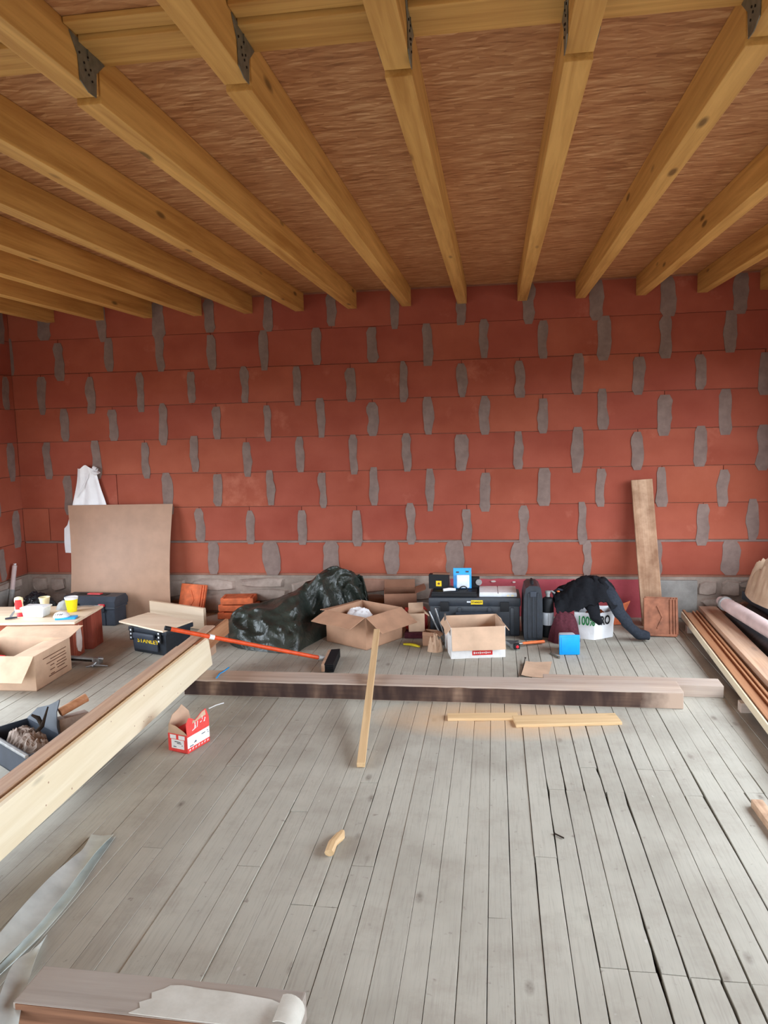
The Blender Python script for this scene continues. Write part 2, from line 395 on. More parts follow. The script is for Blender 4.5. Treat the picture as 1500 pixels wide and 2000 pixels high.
random.seed(21)
xs = [x + random.uniform(-.006, .006) for x in xs]
gaps = [random.choice((.002, .0025, .003, .004, .005)) for _ in xs]
for i, x in enumerate(xs):
    if .2 < x < .95: gaps[i] = random.choice((.005, .007, .009))
    if x < -.8: gaps[i] *= .7
for i in range(len(xs) - 1):
    x0, x1 = xs[i], xs[i + 1]; xm = (x0 + x1) / 2; cuts = []
    if .30 < xm < 1.5: cuts.append(2.335 - (xm - .3) * .06)
    if .2 < xm < 1.0 and random.random() < .8: cuts.append(3.52 + random.choice((0, 0, 0, .25)))
    if xm > 1.0 and random.random() < .6: cuts.append(3.57)
    if -.08 < xm < .02: cuts.append(2.541)
    if -.72 < xm < -.58: cuts.append(2.54)
    if .12 < xm < .25: cuts.append(2.94)
    if random.random() < .55: cuts.append(random.uniform(4.6, 6.0))
    if xm < -.3 and random.random() < .6: cuts.append(random.uniform(2.2, 4.2))
    ys = [.4] + sorted(cuts) + [YB - .005]
    if random.random() < .5: ys.insert(1, random.uniform(.9, 1.6))
    for a, b in zip(ys, ys[1:]):
        if b - a < .05: continue
        wr = .02 if (.25 < xm < 1.3 and a < 3.6) else .006
        board(x0, x1, a, b, gaps[i] / 2, gaps[i + 1] / 2, wr * random.random(), wr * random.random(), random.uniform(-.0015, .0015))
bm = BM(); bx(bm, ((XL + XR) / 2, (YR + .4) / 2, -.014), (XR - XL, .4 - YR - .004, .024)); o = obj('floor_boarding', bm, 'floor', floor); o['kind'] = 'stuff'

# ---- masonry: clay blocks, bed joints recessed, mortar smeared over the upright joints
ROW = .3145; Z0 = .369; HB = .0
def rowz(k): return Z0 + k * ROW
bm = BM(); bx(bm, ((XL + XR) / 2, YB + .112, 1.45), (XR - XL + .5, .2, 3.1))
wall_back = struct('wall_back', bm, 'joint')
bm = BM(); y0, y1, z0, z1 = WIN_L
for c, s in ((((YR - .21 + y0) / 2, 1.45), (y0 - YR + .21, 3.1)), (((y1 + YB + .21) / 2, 1.45), (YB + .21 - y1, 3.1)), (((y0 + y1) / 2, (z0 - .1) / 2), (y1 - y0, z0 + .1)), (((y0 + y1) / 2, (z1 + 3) / 2), (y1 - y0, 3 - z1))):
    bx(bm, (XL - .112, c[0], c[1]), (.2, s[0], s[1]))
wall_left = struct('wall_left', bm, 'joint')
bm = BM(); y0, y1, z0, z1 = WIN_R
for c, s in ((((YR + y0) / 2, 1.45), (y0 - YR, 3.1)), (((y1 + YB + .21) / 2, 1.45), (YB + .21 - y1, 3.1)), (((y0 + y1) / 2, (z0 - .1) / 2), (y1 - y0, z0 + .1)), (((y0 + y1) / 2, (z1 + 3) / 2), (y1 - y0, 3 - z1))):
    bx(bm, (XR + .112, c[0], c[1]), (.2, s[0], s[1]))
wall_right = struct('wall_right', bm, 'joint')
bm = BM(); x0, x1, z0, z1 = WIN_B
for c, s in ((((XL + x0) / 2 - .1, 1.45), (x0 - XL + .2, 3.1)), (((x1 + XR) / 2 + .1, 1.45), (XR - x1 + .2, 3.1)), (((x0 + x1) / 2, (z1 + 3) / 2), (x1 - x0, 3 - z1))):
    bx(bm, (c[0], YR - .112, c[1]), (s[0], .2, s[1]))
wall_front = struct('wall_front', bm, 'clay')

block_cache = {}
def block(parent, cx, cz, L, plane, h=ROW - .005):
    key = round(L, 3), round(h, 3), plane[0]
    if key not in block_cache:
        bm = BM(); bx(bm, (0, 0, 0), (L - .004, .036, h), None, .0035)
        b = bpy.data.meshes.new('clay_block'); bm.to_mesh(b); bm.free(); b.materials.append(MAT['clay']); block_cache[key] = b
    o = bpy.data.objects.new('clay_block', block_cache[key]); C.objects.link(o); o.parent = parent
    pr = .006 + random.uniform(-.0025, .0025)
    if plane == 'back': o.location = (cx, YB + .018 - pr + .004, cz)
    elif plane == 'left': o.location = (XL - .018 + pr - .004, cx, cz); o.rotation_euler = (0, 0, PI / 2)
    else: o.location = (XR + .018 - pr + .004, cx, cz); o.rotation_euler = (0, 0, PI / 2)
    return o
def smear(parent, cx, za, zb, w, plane, seed):
    """a trowelled patch of mortar, 5 mm proud, with a ragged outline"""
    bm = BM(); n = 7; L, R_ = [], []
    for i in range(n + 1):
        t = i / n; z = za + (zb - za) * t
        f = 1 - .35 * max(0, (abs(t - .5) - .36) / .14)
        L.append((-w / 2 * f + .022 * noise.noise((seed * 3.7, t * 3.1, 0)), z)); R_.append((w / 2 * f + .022 * noise.noise((seed * 5.1, t * 3.3, 9)), z))
    poly = L + R_[::-1]
    mx = sum(x for x, z in poly) / len(poly); mz = (za + zb) / 2
    prism(bm, [(mx + (x - mx) * .95, mz + (z - mz) * .98) for x, z in poly], (0, .004, 0), (1, 0, 0), (0, 0, 1), .0096 + .0005 * (int(seed / 20) % 2) + .0009 * (int(seed) % 2))
    o = obj('mortar_smear', bm, 'mortar', parent)
    if plane == 'back': o.location = (cx, YB - .0005, 0)
    elif plane == 'left': o.location = (XL + .0005, cx, 0); o.rotation_euler = (0, 0, PI / 2)
    return o
# upright joints measured on the photograph, per course: (x, top px offset above/below the course, width)
JOINTS = {
 0: [(-2.599, .11), (-2.043, .16), (-1.48, .15), (-.925, .14), (-.36, .17), (.21, .15), (.788, .07), (1.378, .075), (1.969, .15)],
 1: [(-2.716, .095), (-2.233, .085), (-1.741, .08), (-1.234, .09), (-.747, .08), (-.247, .085), (.247, .08), (.743, .075), (1.739, .1), (2.137, .1)],
 2: [(-4.002, .09), (-3.012, .1), (-2.526, .09), (-2.025, .08), (-1.539, .07), (-1.072, .085), (-.568, .08), (-.083, .09), (.418, .115), (.896, .08), (1.397, .09), (1.892, .1)],
 3: [(-4.19, .09), (-3.694, .09), (-3.212, .08), (-2.73, .085), (-2.233, .085), (-1.736, .08), (-1.248, .075), (-.771, .08), (-.285, .115), (.205, .08), (.702, .11), (1.197, .1), (1.702, .11), (2.2, .1)],
 4: [(-3.993, .085), (-3.508, .09), (-3.018, .085), (-2.503, .08), (-2.027, .065), (-1.532, .075), (-1.065, .1), (-.571, .09), (-.082, .095), (.41, .085), (.908, .09), (1.408, .12), (1.898, .105)],
 5: [(-4.199, .09), (-3.713, .085), (-3.221, .08), (-2.729, .08), (-2.222, .07), (-1.74, .075), (-1.253, .095), (-.785, .075), (-.277, .09), (.216, .09), (.699, .1), (1.201, .1), (1.693, .09), (2.194, .1)],
 6: [(-4.508, .1), (-4.003, .09), (-3.504, .09), (-3.009, .085), (-2.523, .09), (-2.033, .085), (-1.552, .085), (-1.053, .1), (-.569, .085), (-.085, .085), (.41, .09), (.916, .115), (1.411, .1), (1.915, .1)],
 7: [(-4.131, .13), (-3.556, .09), (-3.009, .12), (-2.526, .1), (-1.982, .09), (-1.408, .09), (-.848, .08), (-.278, .08), (.295, .1), (.851, .12), (1.426, .12), (1.995, .12)]}
random.seed(3)
for k, js in JOINTS.items():
    step = .568 if k in (0, 7) else .494
    ends = [j for j, _ in js]
    if k == 2: ends.insert(1, -3.51)
    if k == 1: ends = [-4.22, -3.7, -3.21] + ends[:8] + [1.24] + ends[8:]
    if k == 0: ends = [-4.16, -3.7, -3.13] + ends
    while ends[-1] + step < XR - .04: ends.append(ends[-1] + step)
    while ends[0] - step > XL + .04: ends.insert(0, ends[0] - step)
    ends = [XL] + [e for e in ends if XL + .05 < e < XR - .03] + [XR]
    cz = rowz(k) + ROW / 2
    h = ROW - (.03 if k == 0 else .004)
    if k == 7: h = 2.875 - rowz(7); cz = rowz(7) + h / 2
    for a, b in zip(ends, ends[1:]): block(wall_back, (a + b) / 2, cz - (.006 if k == 0 else 0), b - a, 'back', h)
    for i, (x, w) in enumerate(js):
        if k == 0: za, zb = rowz(0) - .005 + random.uniform(-.01, .01), rowz(1) + random.uniform(-.03, .005)
        elif k == 7: za, zb = rowz(7) - random.uniform(-.02, .05), 2.87
        else: za, zb = rowz(k) - random.uniform(-.01, .07), rowz(k + 1) - random.uniform(-.035, .04)
        smear(wall_back, x, za, zb, w, 'back', k * 20 + i + .5)
# extra gap-filling mortar where bed joint shows below the second course
bm = BM()
for i in range(40):
    x = XL + .1 + i * (XR - XL - .2) / 39
    bx(bm, (x, YB - .001, rowz(1) - .012 + .0002 * i % .0004 + .002 * noise.noise((i * .7, 0, 0))), (.172, .006, .014 + .008 * abs(noise.noise((i * 1.7, 3, 0)))))
o = obj('bed_joint', bm, 'mortar', wall_back)
for plane, par, lo, hi in (('left', wall_left, WIN_L[1], YB), ('right', wall_right, None, None)):
    for k in range(8):
        cz = rowz(k) + ROW / 2; h = ROW - .004
        if k == 7: h = 2.875 - rowz(7); cz = rowz(7) + h / 2
        if plane == 'left':
            y = hi - (.12 if k % 2 else .37); ends = [hi]
            while y > lo: ends.append(y); y -= .494
            ends.append(lo)
            for a, b in zip(ends, ends[1:]): block(par, (a + b) / 2, cz, a - b, plane, h)
            for i, e in enumerate(ends[1:-1]): smear(par, e, rowz(k) - random.uniform(-.01, .05), min(2.87, rowz(k + 1) - random.uniform(-.03, .03)), random.uniform(.08, .12), 'left', 300 + k * 9 + i)
        else:
            wz0, wz1 = WIN_R[2], WIN_R[3]
            full = not (cz + h / 2 > wz0 and cz - h / 2 < wz1)
            y = YB - (.2 if k % 2 else .45)
            while y > 2.0:
                a, b = y, min(y + .494, YB)
                if y == YB - (.2 if k % 2 else .45): block(par, (y + YB) / 2, cz, YB - y, plane, h)
                if full: block(par, y - .247, cz, .494, plane, h)
                elif y - .494 > WIN_R[1]: block(par, y - .247, cz, .494, plane, h)
                elif y > WIN_R[1] + .05: block(par, (y + WIN_R[1]) / 2, cz, y - WIN_R[1], plane, h)
                y -= .494
# ---- old rubble plinth under the blocks
random.seed(11)
bm = BM(); bx(bm, ((XL + XR) / 2, YB + .004, Z0 / 2 - .005), (XR - XL, .02, Z0 - .012)); obj('plinth_mortar', bm, 'rubblebase', wall_back)
bm = BM(); bx(bm, (XL - .004, (WIN_L[1] + YB) / 2, Z0 / 2 - .005), (.02, YB - WIN_L[1], Z0 - .012)); obj('plinth_mortar', bm, 'rubblebase', wall_left)
def stone(par, cx, cz, w, h, plane='back'):
    bm = BM(); n = 10; pts = []
    for i in range(n):
        a = 2 * PI * (i + random.uniform(-.3, .3)) / n; c, s = math.cos(a), math.sin(a)
        k = 1 / max(abs(c), abs(s)) ** .8 * random.uniform(.84, 1.0)
        pts.append((c * w / 2 * k, s * h / 2 * k))
    A = [bm.verts.new((x, 0, z)) for x, z in pts]; B = [bm.verts.new((x * .86, -.014 - random.uniform(0, .014), z * .84)) for x, z in pts]
    for i in range(n): bm.faces.new((A[i], A[(i + 1) % n], B[(i + 1) % n], B[i]))
    bm.faces.new(B)
    o = obj('rubble_stone', bm, random.choice(('rubble', 'rubble', 'rubblebase', 'rubble2')), par)
    if plane == 'back': o.location = (cx, YB - .004, cz)
    else: o.location = (XL + .004, cx, cz); o.rotation_euler = (0, 0, PI / 2)
x = XL + .12
def stones(par, a, b, plane):
    x = a
    while x < b - .1:
        w = min(random.uniform(.28, .5), b - x)
        lay = random.choice(((.16, .1, .08), (.1, .14, .1), (.2, .13), (.12, .2), (.09, .09, .15)))
        z = .005
        for i, hh in enumerate(lay):
            k = random.choice((1, 1, 2)); cx = x
            for q in range(k):
                ww = w / k * random.uniform(.86, 1.12); stone(par, cx + w / k / 2 + random.uniform(-.02, .02), z + hh / 2 + random.uniform(-.008, .008), ww, hh * random.uniform(.92, 1.06), plane); cx += w / k
            z += hh
        x += w
stones(wall_back, XL + .05, -.42, 'back'); stones(wall_back, 1.72, XR - .02, 'back'); stones(wall_left, WIN_L[1] + .02, YB - .03, 'left')
bm = BM(); g = []
for i in range(5):
    g.append([(-.4 + 1.72 * j / 24, YB - .012 - .006 * noise.noise((j * .6, i * .8, 0)), .0 + (.335 + .008 * noise.noise((j * .9, 4, 0))) * i / 4) for j in range(25)])
sheet(bm, g, .02); obj('plaster_patch', bm, 'pinkplaster', wall_back, True, label='dark pink painted plaster on the wall foot')
bm = BM()
for (cx, cz, w, h) in ((.78, .30, .36, .05), (.9, .265, .2, .05), (-.02, .315, .05, .02), (.16, .31, .035, .016)):
    pts = [(w / 2 * math.cos(a) * random.uniform(.7, 1), h / 2 * math.sin(a) * random.uniform(.7, 1)) for a in [2 * PI * i / 11 for i in range(11)]]
    prism(bm, pts, (cx, YB - .016, cz), (1, 0, 0), (0, 0, 1), .008)
obj('plaster_chip', bm, 'whiteplaster', wall_back)
bm = BM(); bx(bm, (1.515, YB - .012, .168), (.37, .05, .33), None, .008); obj('concrete_block', bm, 'concrete', wall_back, label='grey concrete block in the plinth')
bm = BM(); bx(bm, (XL + .02, 5.95, .15), (.05, 1.0, .29), None, .012); obj('concrete_block', bm, 'concrete', wall_left)

# ---- ceiling: boards on joists hung either side of a trimmer line
bm = BM(); bx(bm, ((XL + XR) / 2, (YB + YR) / 2, ZC + .12), (XR - XL + .6, YB - YR + .6, .2))
ceiling = struct('ceiling', bm, 'osb')
px = [XL, -2.62, -.29, 2.04, XR]; py = [YR, -2.5, -1.25, 0, 1.25, 2.26, 3.51, 4.76, 6.01, YB]
for j in range(len(py) - 1):
    for i in range(len(px) - 1):
        bm = BM(); bx(bm, ((px[i] + px[i + 1]) / 2, (py[j] + py[j + 1]) / 2, ZC + .009), (px[i + 1] - px[i] - .003, py[j + 1] - py[j] - .003, .018))
        obj('osb_panel', bm, 'osb', ceiling)
JX = [-4.29, -4.056, -3.567, -3.101, -2.631, -2.159, -1.692, -1.22, -.744, -.266, .24, .72, 1.207, 1.69, 2.17]
JX = [-4.056, -3.567, -3.101, -2.631, -2.159, -1.692, -1.22, -.744, -.266, .24, .719, 1.207, 1.69, 2.175]
JZ = 2.725; YS = 2.335; JW = .08
for i, x in enumerate(JX):
    far = timber('ceiling_joist', None, None, (x, YS, JZ), (x, YB - .004, JZ), JW, ZC - JZ - .001, 'joist', parent=ceiling)
    near = timber('ceiling_joist', None, None, (x, YR, JZ + .016), (x, YS - .012, JZ + .016), JW, ZC - JZ - .017, 'joist', parent=ceiling)
    # hanger: a plate down each flank, wide at the top, with a bend slot, and a strap under the near joist
    bm = BM()
    for s in (-1, 1):
        xx = s * (JW / 2 + .001)
        poly = [(2.165, 2.86), (2.365, 2.846), (2.31, 2.80), (2.30, 2.728 if s * x < 0 else 2.752), (2.255, 2.726 if s * x < 0 else 2.75), (2.209, 2.743 if s * x < 0 else 2.75), (2.205, 2.81)]
        prism(bm, poly, (x + xx, 0, 0), (0, 1, 0), (0, 0, 1), .0025 * s)
        bx(bm, (x + xx + s * .003, 2.262, 2.835), (.004, .005, .035))
    hg = obj('joist_hanger', bm, 'galv', far, world=False)
    Mi = rootmat(far).inverted(); hg.data.transform(Mi)
    bm = BM()
    for s in (-1, 1):
        for a, b in ((-.08, .09), (-.04, .06), (0, .1), (.02, .05), (.03, .0), (.0, .02), (-.03, .03)):
            tube(bm, [(x + s * (JW / 2 + .0025), 2.26 + a * .6, 2.765 + b * .6), (x + s * (JW / 2 + .006), 2.26 + a * .6, 2.765 + b * .6)], .0035, 6)
    nl = obj('nail', bm, 'dark', far); nl.data.transform(Mi); nl['kind'] = 'stuff'
for i, (a, b) in enumerate(zip(JX, JX[1:])):
    timber('blocking', None, None, (a + JW / 2 + .002, 2.294, 2.848), (b - JW / 2 - .002, 2.294, 2.848), .163, ZC - 2.849, 'joist', parent=ceiling)
    timber('blocking', None, None, (a + JW / 2 + .002, 2.168, 2.862), (b - JW / 2 - .002, 2.168, 2.862), .07, ZC - 2.863, 'joist', parent=ceiling)
# short mortared packs over the wall head between joists, where the sky does not show
bm = BM(); bx(bm, ((XL + XR) / 2, YB + .01, 2.872), (XR - XL, .03, .014)); obj('head_joint', bm, 'joint', wall_back)

# ================================================================== THINGS
def carton(name, label, loc, rz, w, d, h, mat, flaps, cat='box', th=.005, tilt=None, inner=None, fl_mat=None):
    """open box, origin at the middle of its base; flaps = {side: (angle from upright outward in degrees, length)}"""
    t = thing(name, label, cat, loc, rz, rot=(tilt[0], tilt[1], rz) if tilt else None)
    bm = BM()
    bx(bm, (0, 0, th / 2), (w, d, th))
    for s in (-1, 1):
        bx(bm, (0, s * (d - th) / 2, h / 2), (w, th, h)); bx(bm, (s * (w - th) / 2, 0, h / 2), (th, d - 2 * th, h))
    obj('body', bm, mat, t)
    for side, (ang, ln) in flaps.items():
        a = math.radians(ang); bm = BM()
        wid = w if side in 'fb' else d; n = 5; g = []
        for i in range(n):
            u = ln * i / (n - 1); row = []
            for j in range(6):
                v = (j / 5 - .5) * (wid - .008)
                bow = .006 * noise.noise((v * 5, u * 6, ang)) * i
                out = math.sin(a) * u + bow; up = math.cos(a) * u
                p = {'f': (v, -d / 2 - out, h + up), 'b': (v, d / 2 + out, h + up), 'l': (-w / 2 - out, v, h + up), 'r': (w / 2 + out, v, h + up)}[side]
                row.append(p)
            g.append(row)
        sheet(bm, g, .004); obj('flap', bm, fl_mat or mat, t, True)
    return t
def heap(bm, cx, cy, rx, ry, hfun, nu=48, nv=36, amp=.02, freq=5, seed=0, fold=.0, rz=0, zb=0):
    """a crumpled heap on the ground: height function hfun(u,v), u,v in -1..1"""
    V = []
    ca, sa = math.cos(rz), math.sin(rz)
    for i in range(nu + 1):
        row = []
        for j in range(nv + 1):
            u = -1 + 2 * i / nu; v = -1 + 2 * j / nv
            X, Y = u * math.sqrt(1 - v * v / 2), v * math.sqrt(1 - u * u / 2)
            r = min(1, math.hypot(X, Y)); z = hfun(X, Y)
            q = Vector((X * freq * rx * 2, Y * freq * ry * 2, seed))
            rid = 1 - abs(noise.noise(q)) * 2; rid2 = 1 - abs(noise.noise(q * 2.3)) * 2
            edge = min(1, (1 - r) * 6)
            z = max(.002, z + edge * (amp * rid + amp * .45 * rid2 + fold * noise.noise(q * .6)))
            x = rx * X * (1 + .12 * noise.noise((X * 2, Y * 2, seed + 5))); y = ry * Y * (1 + .12 * noise.noise((X * 2, Y * 2, seed + 9)))
            row.append(bm.verts.new((cx + ca * x - sa * y, cy + sa * x + ca * y, zb + z)))
        V.append(row)
    for i in range(nu):
        for j in range(nv): bm.faces.new((V[i][j], V[i + 1][j], V[i + 1][j + 1], V[i][j + 1]))
    rim = [V[i][0] for i in range(nu + 1)] + [V[nu][j] for j in range(1, nv + 1)] + [V[i][nv] for i in range(nu - 1, -1, -1)] + [V[0][j] for j in range(nv - 1, 0, -1)]
    c = [bm.verts.new((v.co.x, v.co.y, zb)) for v in rim]; N = len(rim)
    for i in range(N): bm.faces.new((rim[i], rim[(i + 1) % N], c[(i + 1) % N], c[i]))
    bm.faces.new(c[::-1])
def dome(p=2.0): return lambda X, Y: max(0, 1 - math.hypot(X, Y) ** p)

# ---- long timbers ------------------------------------------------------------
timber('timber_beam', 'long heavy aged beam with a dark stained front face lying across the room', 'beam',
       (-2.02, 4.715, 0), (1.10, 4.705, 0), .2, .105, 'aged', up=(0, 0, 1), bev=.006)
def face_strip():
    b = bpy.data.objects['timber_beam']; bm = BM(); L = 3.12; g = []
    for i in range(2):
        g.append([(-L / 2 + .003 + (L - .008) * j / 40, -.1005, .004 + (.092 + .006 * noise.noise((j * .8, 1, 0))) * i) for j in range(41)])
    sheet(bm, g, .0012); o = obj('stained_face', bm, 'stain', b, label='dark brown mortar-marked front face')
n = NT('dark_stained_timber_face', .8, .2)
f = n.noise(n.mapv((7, 1, 2)), 1.0, 3); g = n.noise(n.mapv((2, 9, 30)), 2, 4)
c = n.ramp(f, [(.42, (62, 46, 42)), (.6, (100, 78, 66)), (.72, (140, 114, 96))]); c = n.mix(n.math('MULTIPLY', n.gray(g), .35), c, (52, 40, 38))
sx = n.n('ShaderNodeSeparateXYZ'); n.l(n.obj(), sx.inputs[0])
fd = n.math('ADD', n.math('MULTIPLY', n.math('SUBTRACT', sx.outputs[0], 1.38), 6), n.math('MULTIPLY', n.noise(n.obj(), 14, 4), .9), True)
c = n.mix(fd, c, (180, 156, 138)); n.col(c); MAT['stain'] = n.m
face_strip()
timber('timber_beam', 'shorter pale timber end showing behind the right end of the dark-faced beam', 'beam', (.3, 4.905, 0), (1.385, 4.885, 0), .14, .075, 'aged')

CR0, CR1 = Vector((-1.875, 1.75, .108)), Vector((-1.945, 4.885, .108))
dirx = (CR1 - CR0).normalized()
# cream rafter board on edge, far end cut to a blunt point
o = timber('rafter_board', 'pale cream planed board on edge, front of the timber pile at left', 'board', CR0, CR1, .022, .205, 'cream', bev=.0015)
L = (CR1 - CR0).length
for v in o.data.vertices:
    if v.co.x > L / 2 - .01:
        z = v.co.z
        v.co.x = L / 2 + (.05 - abs(z - .075) * .55 if z > .075 else .05 - (.075 - z) * .25)
bm = BM()
for i in range(16):
    x = random.uniform(-1.4, 1.2); z = random.choice((.03, .06, .15, .18)) + random.uniform(-.01, .01)
    tube(bm, [(x, -.0112, z), (x, -.0122, z)], random.uniform(.0025, .005), 7)
obj('nail_hole', bm, 'brown', o)['kind'] = 'stuff'
def pile_board(label, off, y0, y1, z, w, h, mat, cat='board', name='rafter_board', skew=0.0):
    def at(y): return Vector((CR0.x + (CR1.x - CR0.x) * (y - CR0.y) / (CR1.y - CR0.y) + off, y, z))
    a, b = at(y0), at(y1); b.x += skew
    return timber(name, label, cat, a, b, w, h, mat)
pile_board('second thin pale board tight behind the cream board of the timber pile', -.0245, 1.75, 4.72, .108, .022, .2, 'pale')
pile_board('thick brown timber with weathered top behind the pale boards of the pile', -.098, 1.75, 5.2, .108, .075, .2, 'brown', 'beam', 'timber_beam')
pile_board('narrow low brown board along the far side of the timber pile', -.205, 1.75, 4.86, .108, .03, .145, 'brown')
pile_board('short brown board on edge jutting out beyond the far end of the pile', -.045, 4.74, 5.42, .19, .024, .11, 'grooved')
timber('bearer', 'short timber offcut carrying the near end of the pile', 'timber', (-2.25, 1.95, 0), (-1.75, 1.95, 0), .09, .107, 'aged')

# batten from the floor up over the dark beam
timber('batten', 'thin pale batten running from the floor up over the dark-faced beam', 'batten', (-.683, 3.66, .004), (-.868, 5.45, .205), .042, .026, 'pale')
timber('plank_offcut', 'narrow pale plank offcut on the floor, left of the two sawn offcuts', 'plank', fl(874, 1403), fl(1012, 1402), .085, .016, 'pale')
timber('plank_offcut', 'wider pale plank offcut on the floor, right of the two sawn offcuts', 'plank', fl(1004, 1412), fl(1208, 1407), .14, .018, 'pale')
bm = BM(); tube(bm, [(-.09, 0, .02), (-.03, .004, .024), (.04, -.003, .022), (.085, 0, .018)], [.017, .024, .023, .015], 9, flat=.75, wob=.6)
o = obj('wood_chunk', bm, 'pale', None, False); c = fl(657, 1652); o.location = c; o.rotation_euler = (0, 0, math.atan2((fl(668, 1633) - fl(646, 1672)).y, (fl(668, 1633) - fl(646, 1672)).x))
tag(o, 'small split chunk of wood alone on the foreground boards', 'wood')
timber('plank_offcut', 'dull brown plank end entering the frame at the right edge', 'plank', (1.14, 3.44, 0), (1.165, 2.5, 0), .05, .035, 'oldplank')

# grey beam with flaking white paint, bottom left
o = timber('painted_beam', 'grey beam with flaking white paint in the bottom left corner', 'beam', (-1.40, 1.955, 0), (-.56, 1.938, 0), .155, .09, 'greypaint', bev=.006)
bm = BM(); bx(bm, (-.1, -.0785, .045), (.62, .003, .084)); obj('rotted_face', bm, 'darkwood', o, label='brown bare front face')
bm = BM(); pts = []
edge = [(-.06, -.072), (-.035, -.05), (-.05, -.03), (-.02, -.012), (-.03, .01), (.0, .03), (.01, .045), (.05, .05), (.12, .044), (.2, .042), (.27, .036), (.33, .03), (.36, .018), (.4, .0)]
for i, (x, y) in enumerate(edge): pts.append((x + .006 * noise.noise((i * 1.9, 0, 0)), y))
pts += [(.42, -.03), (.40, -.06), (.32, -.074), (.2, -.076), (.08, -.075)]
prism(bm, pts, (0, 0, .0895), (1, 0, 0), (0, 1, 0), .0028); obj('paint_flake', bm, 'whitepaint', o, label='flaking off-white paint')
bm = BM(); g = []
for i in range(9):
    a = -.3 + 2.3 * i / 8; g.append([(.385 + .05 * math.cos(a) * .9, -.075 + .1 * j / 5, .075 + .045 * math.sin(a)) for j in range(6)])
sheet(bm, g, .003); obj('paint_curl', bm, 'whitepaint', o, True, label='peeling curl of white paint')

# ---- zinc strips bottom left
def strip(label, pts, w, th=.0018, tw=None):
    P = [Vector(p) for p in pts]; g = []; N = 24
    def cat(t):
        k = t * (len(P) - 1); i = min(int(k), len(P) - 2); f = k - i
        p0, p1, p2, p3 = P[max(i - 1, 0)], P[i], P[i + 1], P[min(i + 2, len(P) - 1)]
        return .5 * ((2 * p1) + (p2 - p0) * f + (2 * p0 - 5 * p1 + 4 * p2 - p3) * f * f + (3 * p1 - p0 - 3 * p2 + p3) * f ** 3)
    for i in range(N + 1):
        t = i / N; p = cat(t); d = cat(min(1, t + .01)) - cat(max(0, t - .01)); s = Vector((d.y, -d.x, 0)).normalized()
        tz = tw(t) if tw else 0; s = Vector((s.x * math.cos(tz), s.y * math.cos(tz), math.sin(tz)))
        g.append([p + s * (w * (j / 4 - .5)) + Vector((0, 0, .004 * abs(j / 2 - 1))) for j in range(5)])
    bm = BM(); sheet(bm, g, th); o = obj('metal_strip', bm, 'zinc', None, True)
    c = sum((v.co for v in o.data.vertices), Vector()) / len(o.data.vertices); c.z = 0
    o.data.transform(Matrix.Translation(-c)); o.location = c
    return tag(o, label, 'metal strip')
def strip2(label, left, right, zl, zr):
    Lp = [fl(x, y, zl[i] if hasattr(zl, '__len__') else zl) for i, (x, y) in enumerate(left)]; Rp = [fl(x, y, zr[i] if hasattr(zr, '__len__') else zr) for i, (x, y) in enumerate(right)]
    def smooth(P):
        out = []
        for i in range(len(P) - 1):
            p0, p1, p2, p3 = P[max(i - 1, 0)], P[i], P[i + 1], P[min(i + 2, len(P) - 1)]
            for k in range(6):
                f = k / 6; out.append(.5 * ((2 * p1) + (p2 - p0) * f + (2 * p0 - 5 * p1 + 4 * p2 - p3) * f * f + (3 * p1 - p0 - 3 * p2 + p3) * f ** 3))
        return out + [P[-1]]
    a, b = smooth(Lp), smooth(Rp); g = [[p.lerp(q, j / 5) + Vector((0, 0, -.006 * math.sin(PI * j / 5))) for j in range(6)] for p, q in zip(a, b)]
    for row in g:
        for p in row: p.z = max(p.z, .003)
    bm = BM(); sheet(bm, g, .0015); o = obj('metal_strip', bm, 'zinc', None, True, origin=(Lp[0] + Rp[-1]) / 2 * Vector((1, 1, 0)) if False else Vector(((Lp[0].x + Rp[-1].x) / 2, (Lp[0].y + Rp[-1].y) / 2, 0)))
    return tag(o, label, 'metal strip')
strip2('broad curved zinc strip, uppermost of the strips at the left edge', [(178, 1630), (162, 1658), (141, 1676), (98, 1713), (43, 1771), (0, 1822), (-60, 1890)], [(222, 1630), (190, 1662), (160, 1700), (122, 1750), (70, 1812), (0, 1881), (-60, 1945)], [.012, .035, .05, .07, .075, .06, .04], [.012, .03, .035, .04, .04, .035, .02])
strip2('narrow zinc strip lying just under the broad curved one', [(190, 1640), (170, 1668), (140, 1715), (100, 1770), (50, 1832), (0, 1885), (-50, 1940)], [(226, 1634), (186, 1690), (146, 1749), (90, 1817), (30, 1877), (-5, 1910), (-50, 1965)], .012, [.004, .006, .008, .01, .01, .008, .006])
strip2('bright zinc strip curving down beside the flaking painted beam', [(60, 1858), (28, 1880), (8, 1920), (-6, 1970), (-14, 2060)], [(92, 1826), (72, 1866), (52, 1930), (38, 1990), (26, 2080)], [.02, .05, .075, .08, .07], [.005, .035, .06, .07, .06])

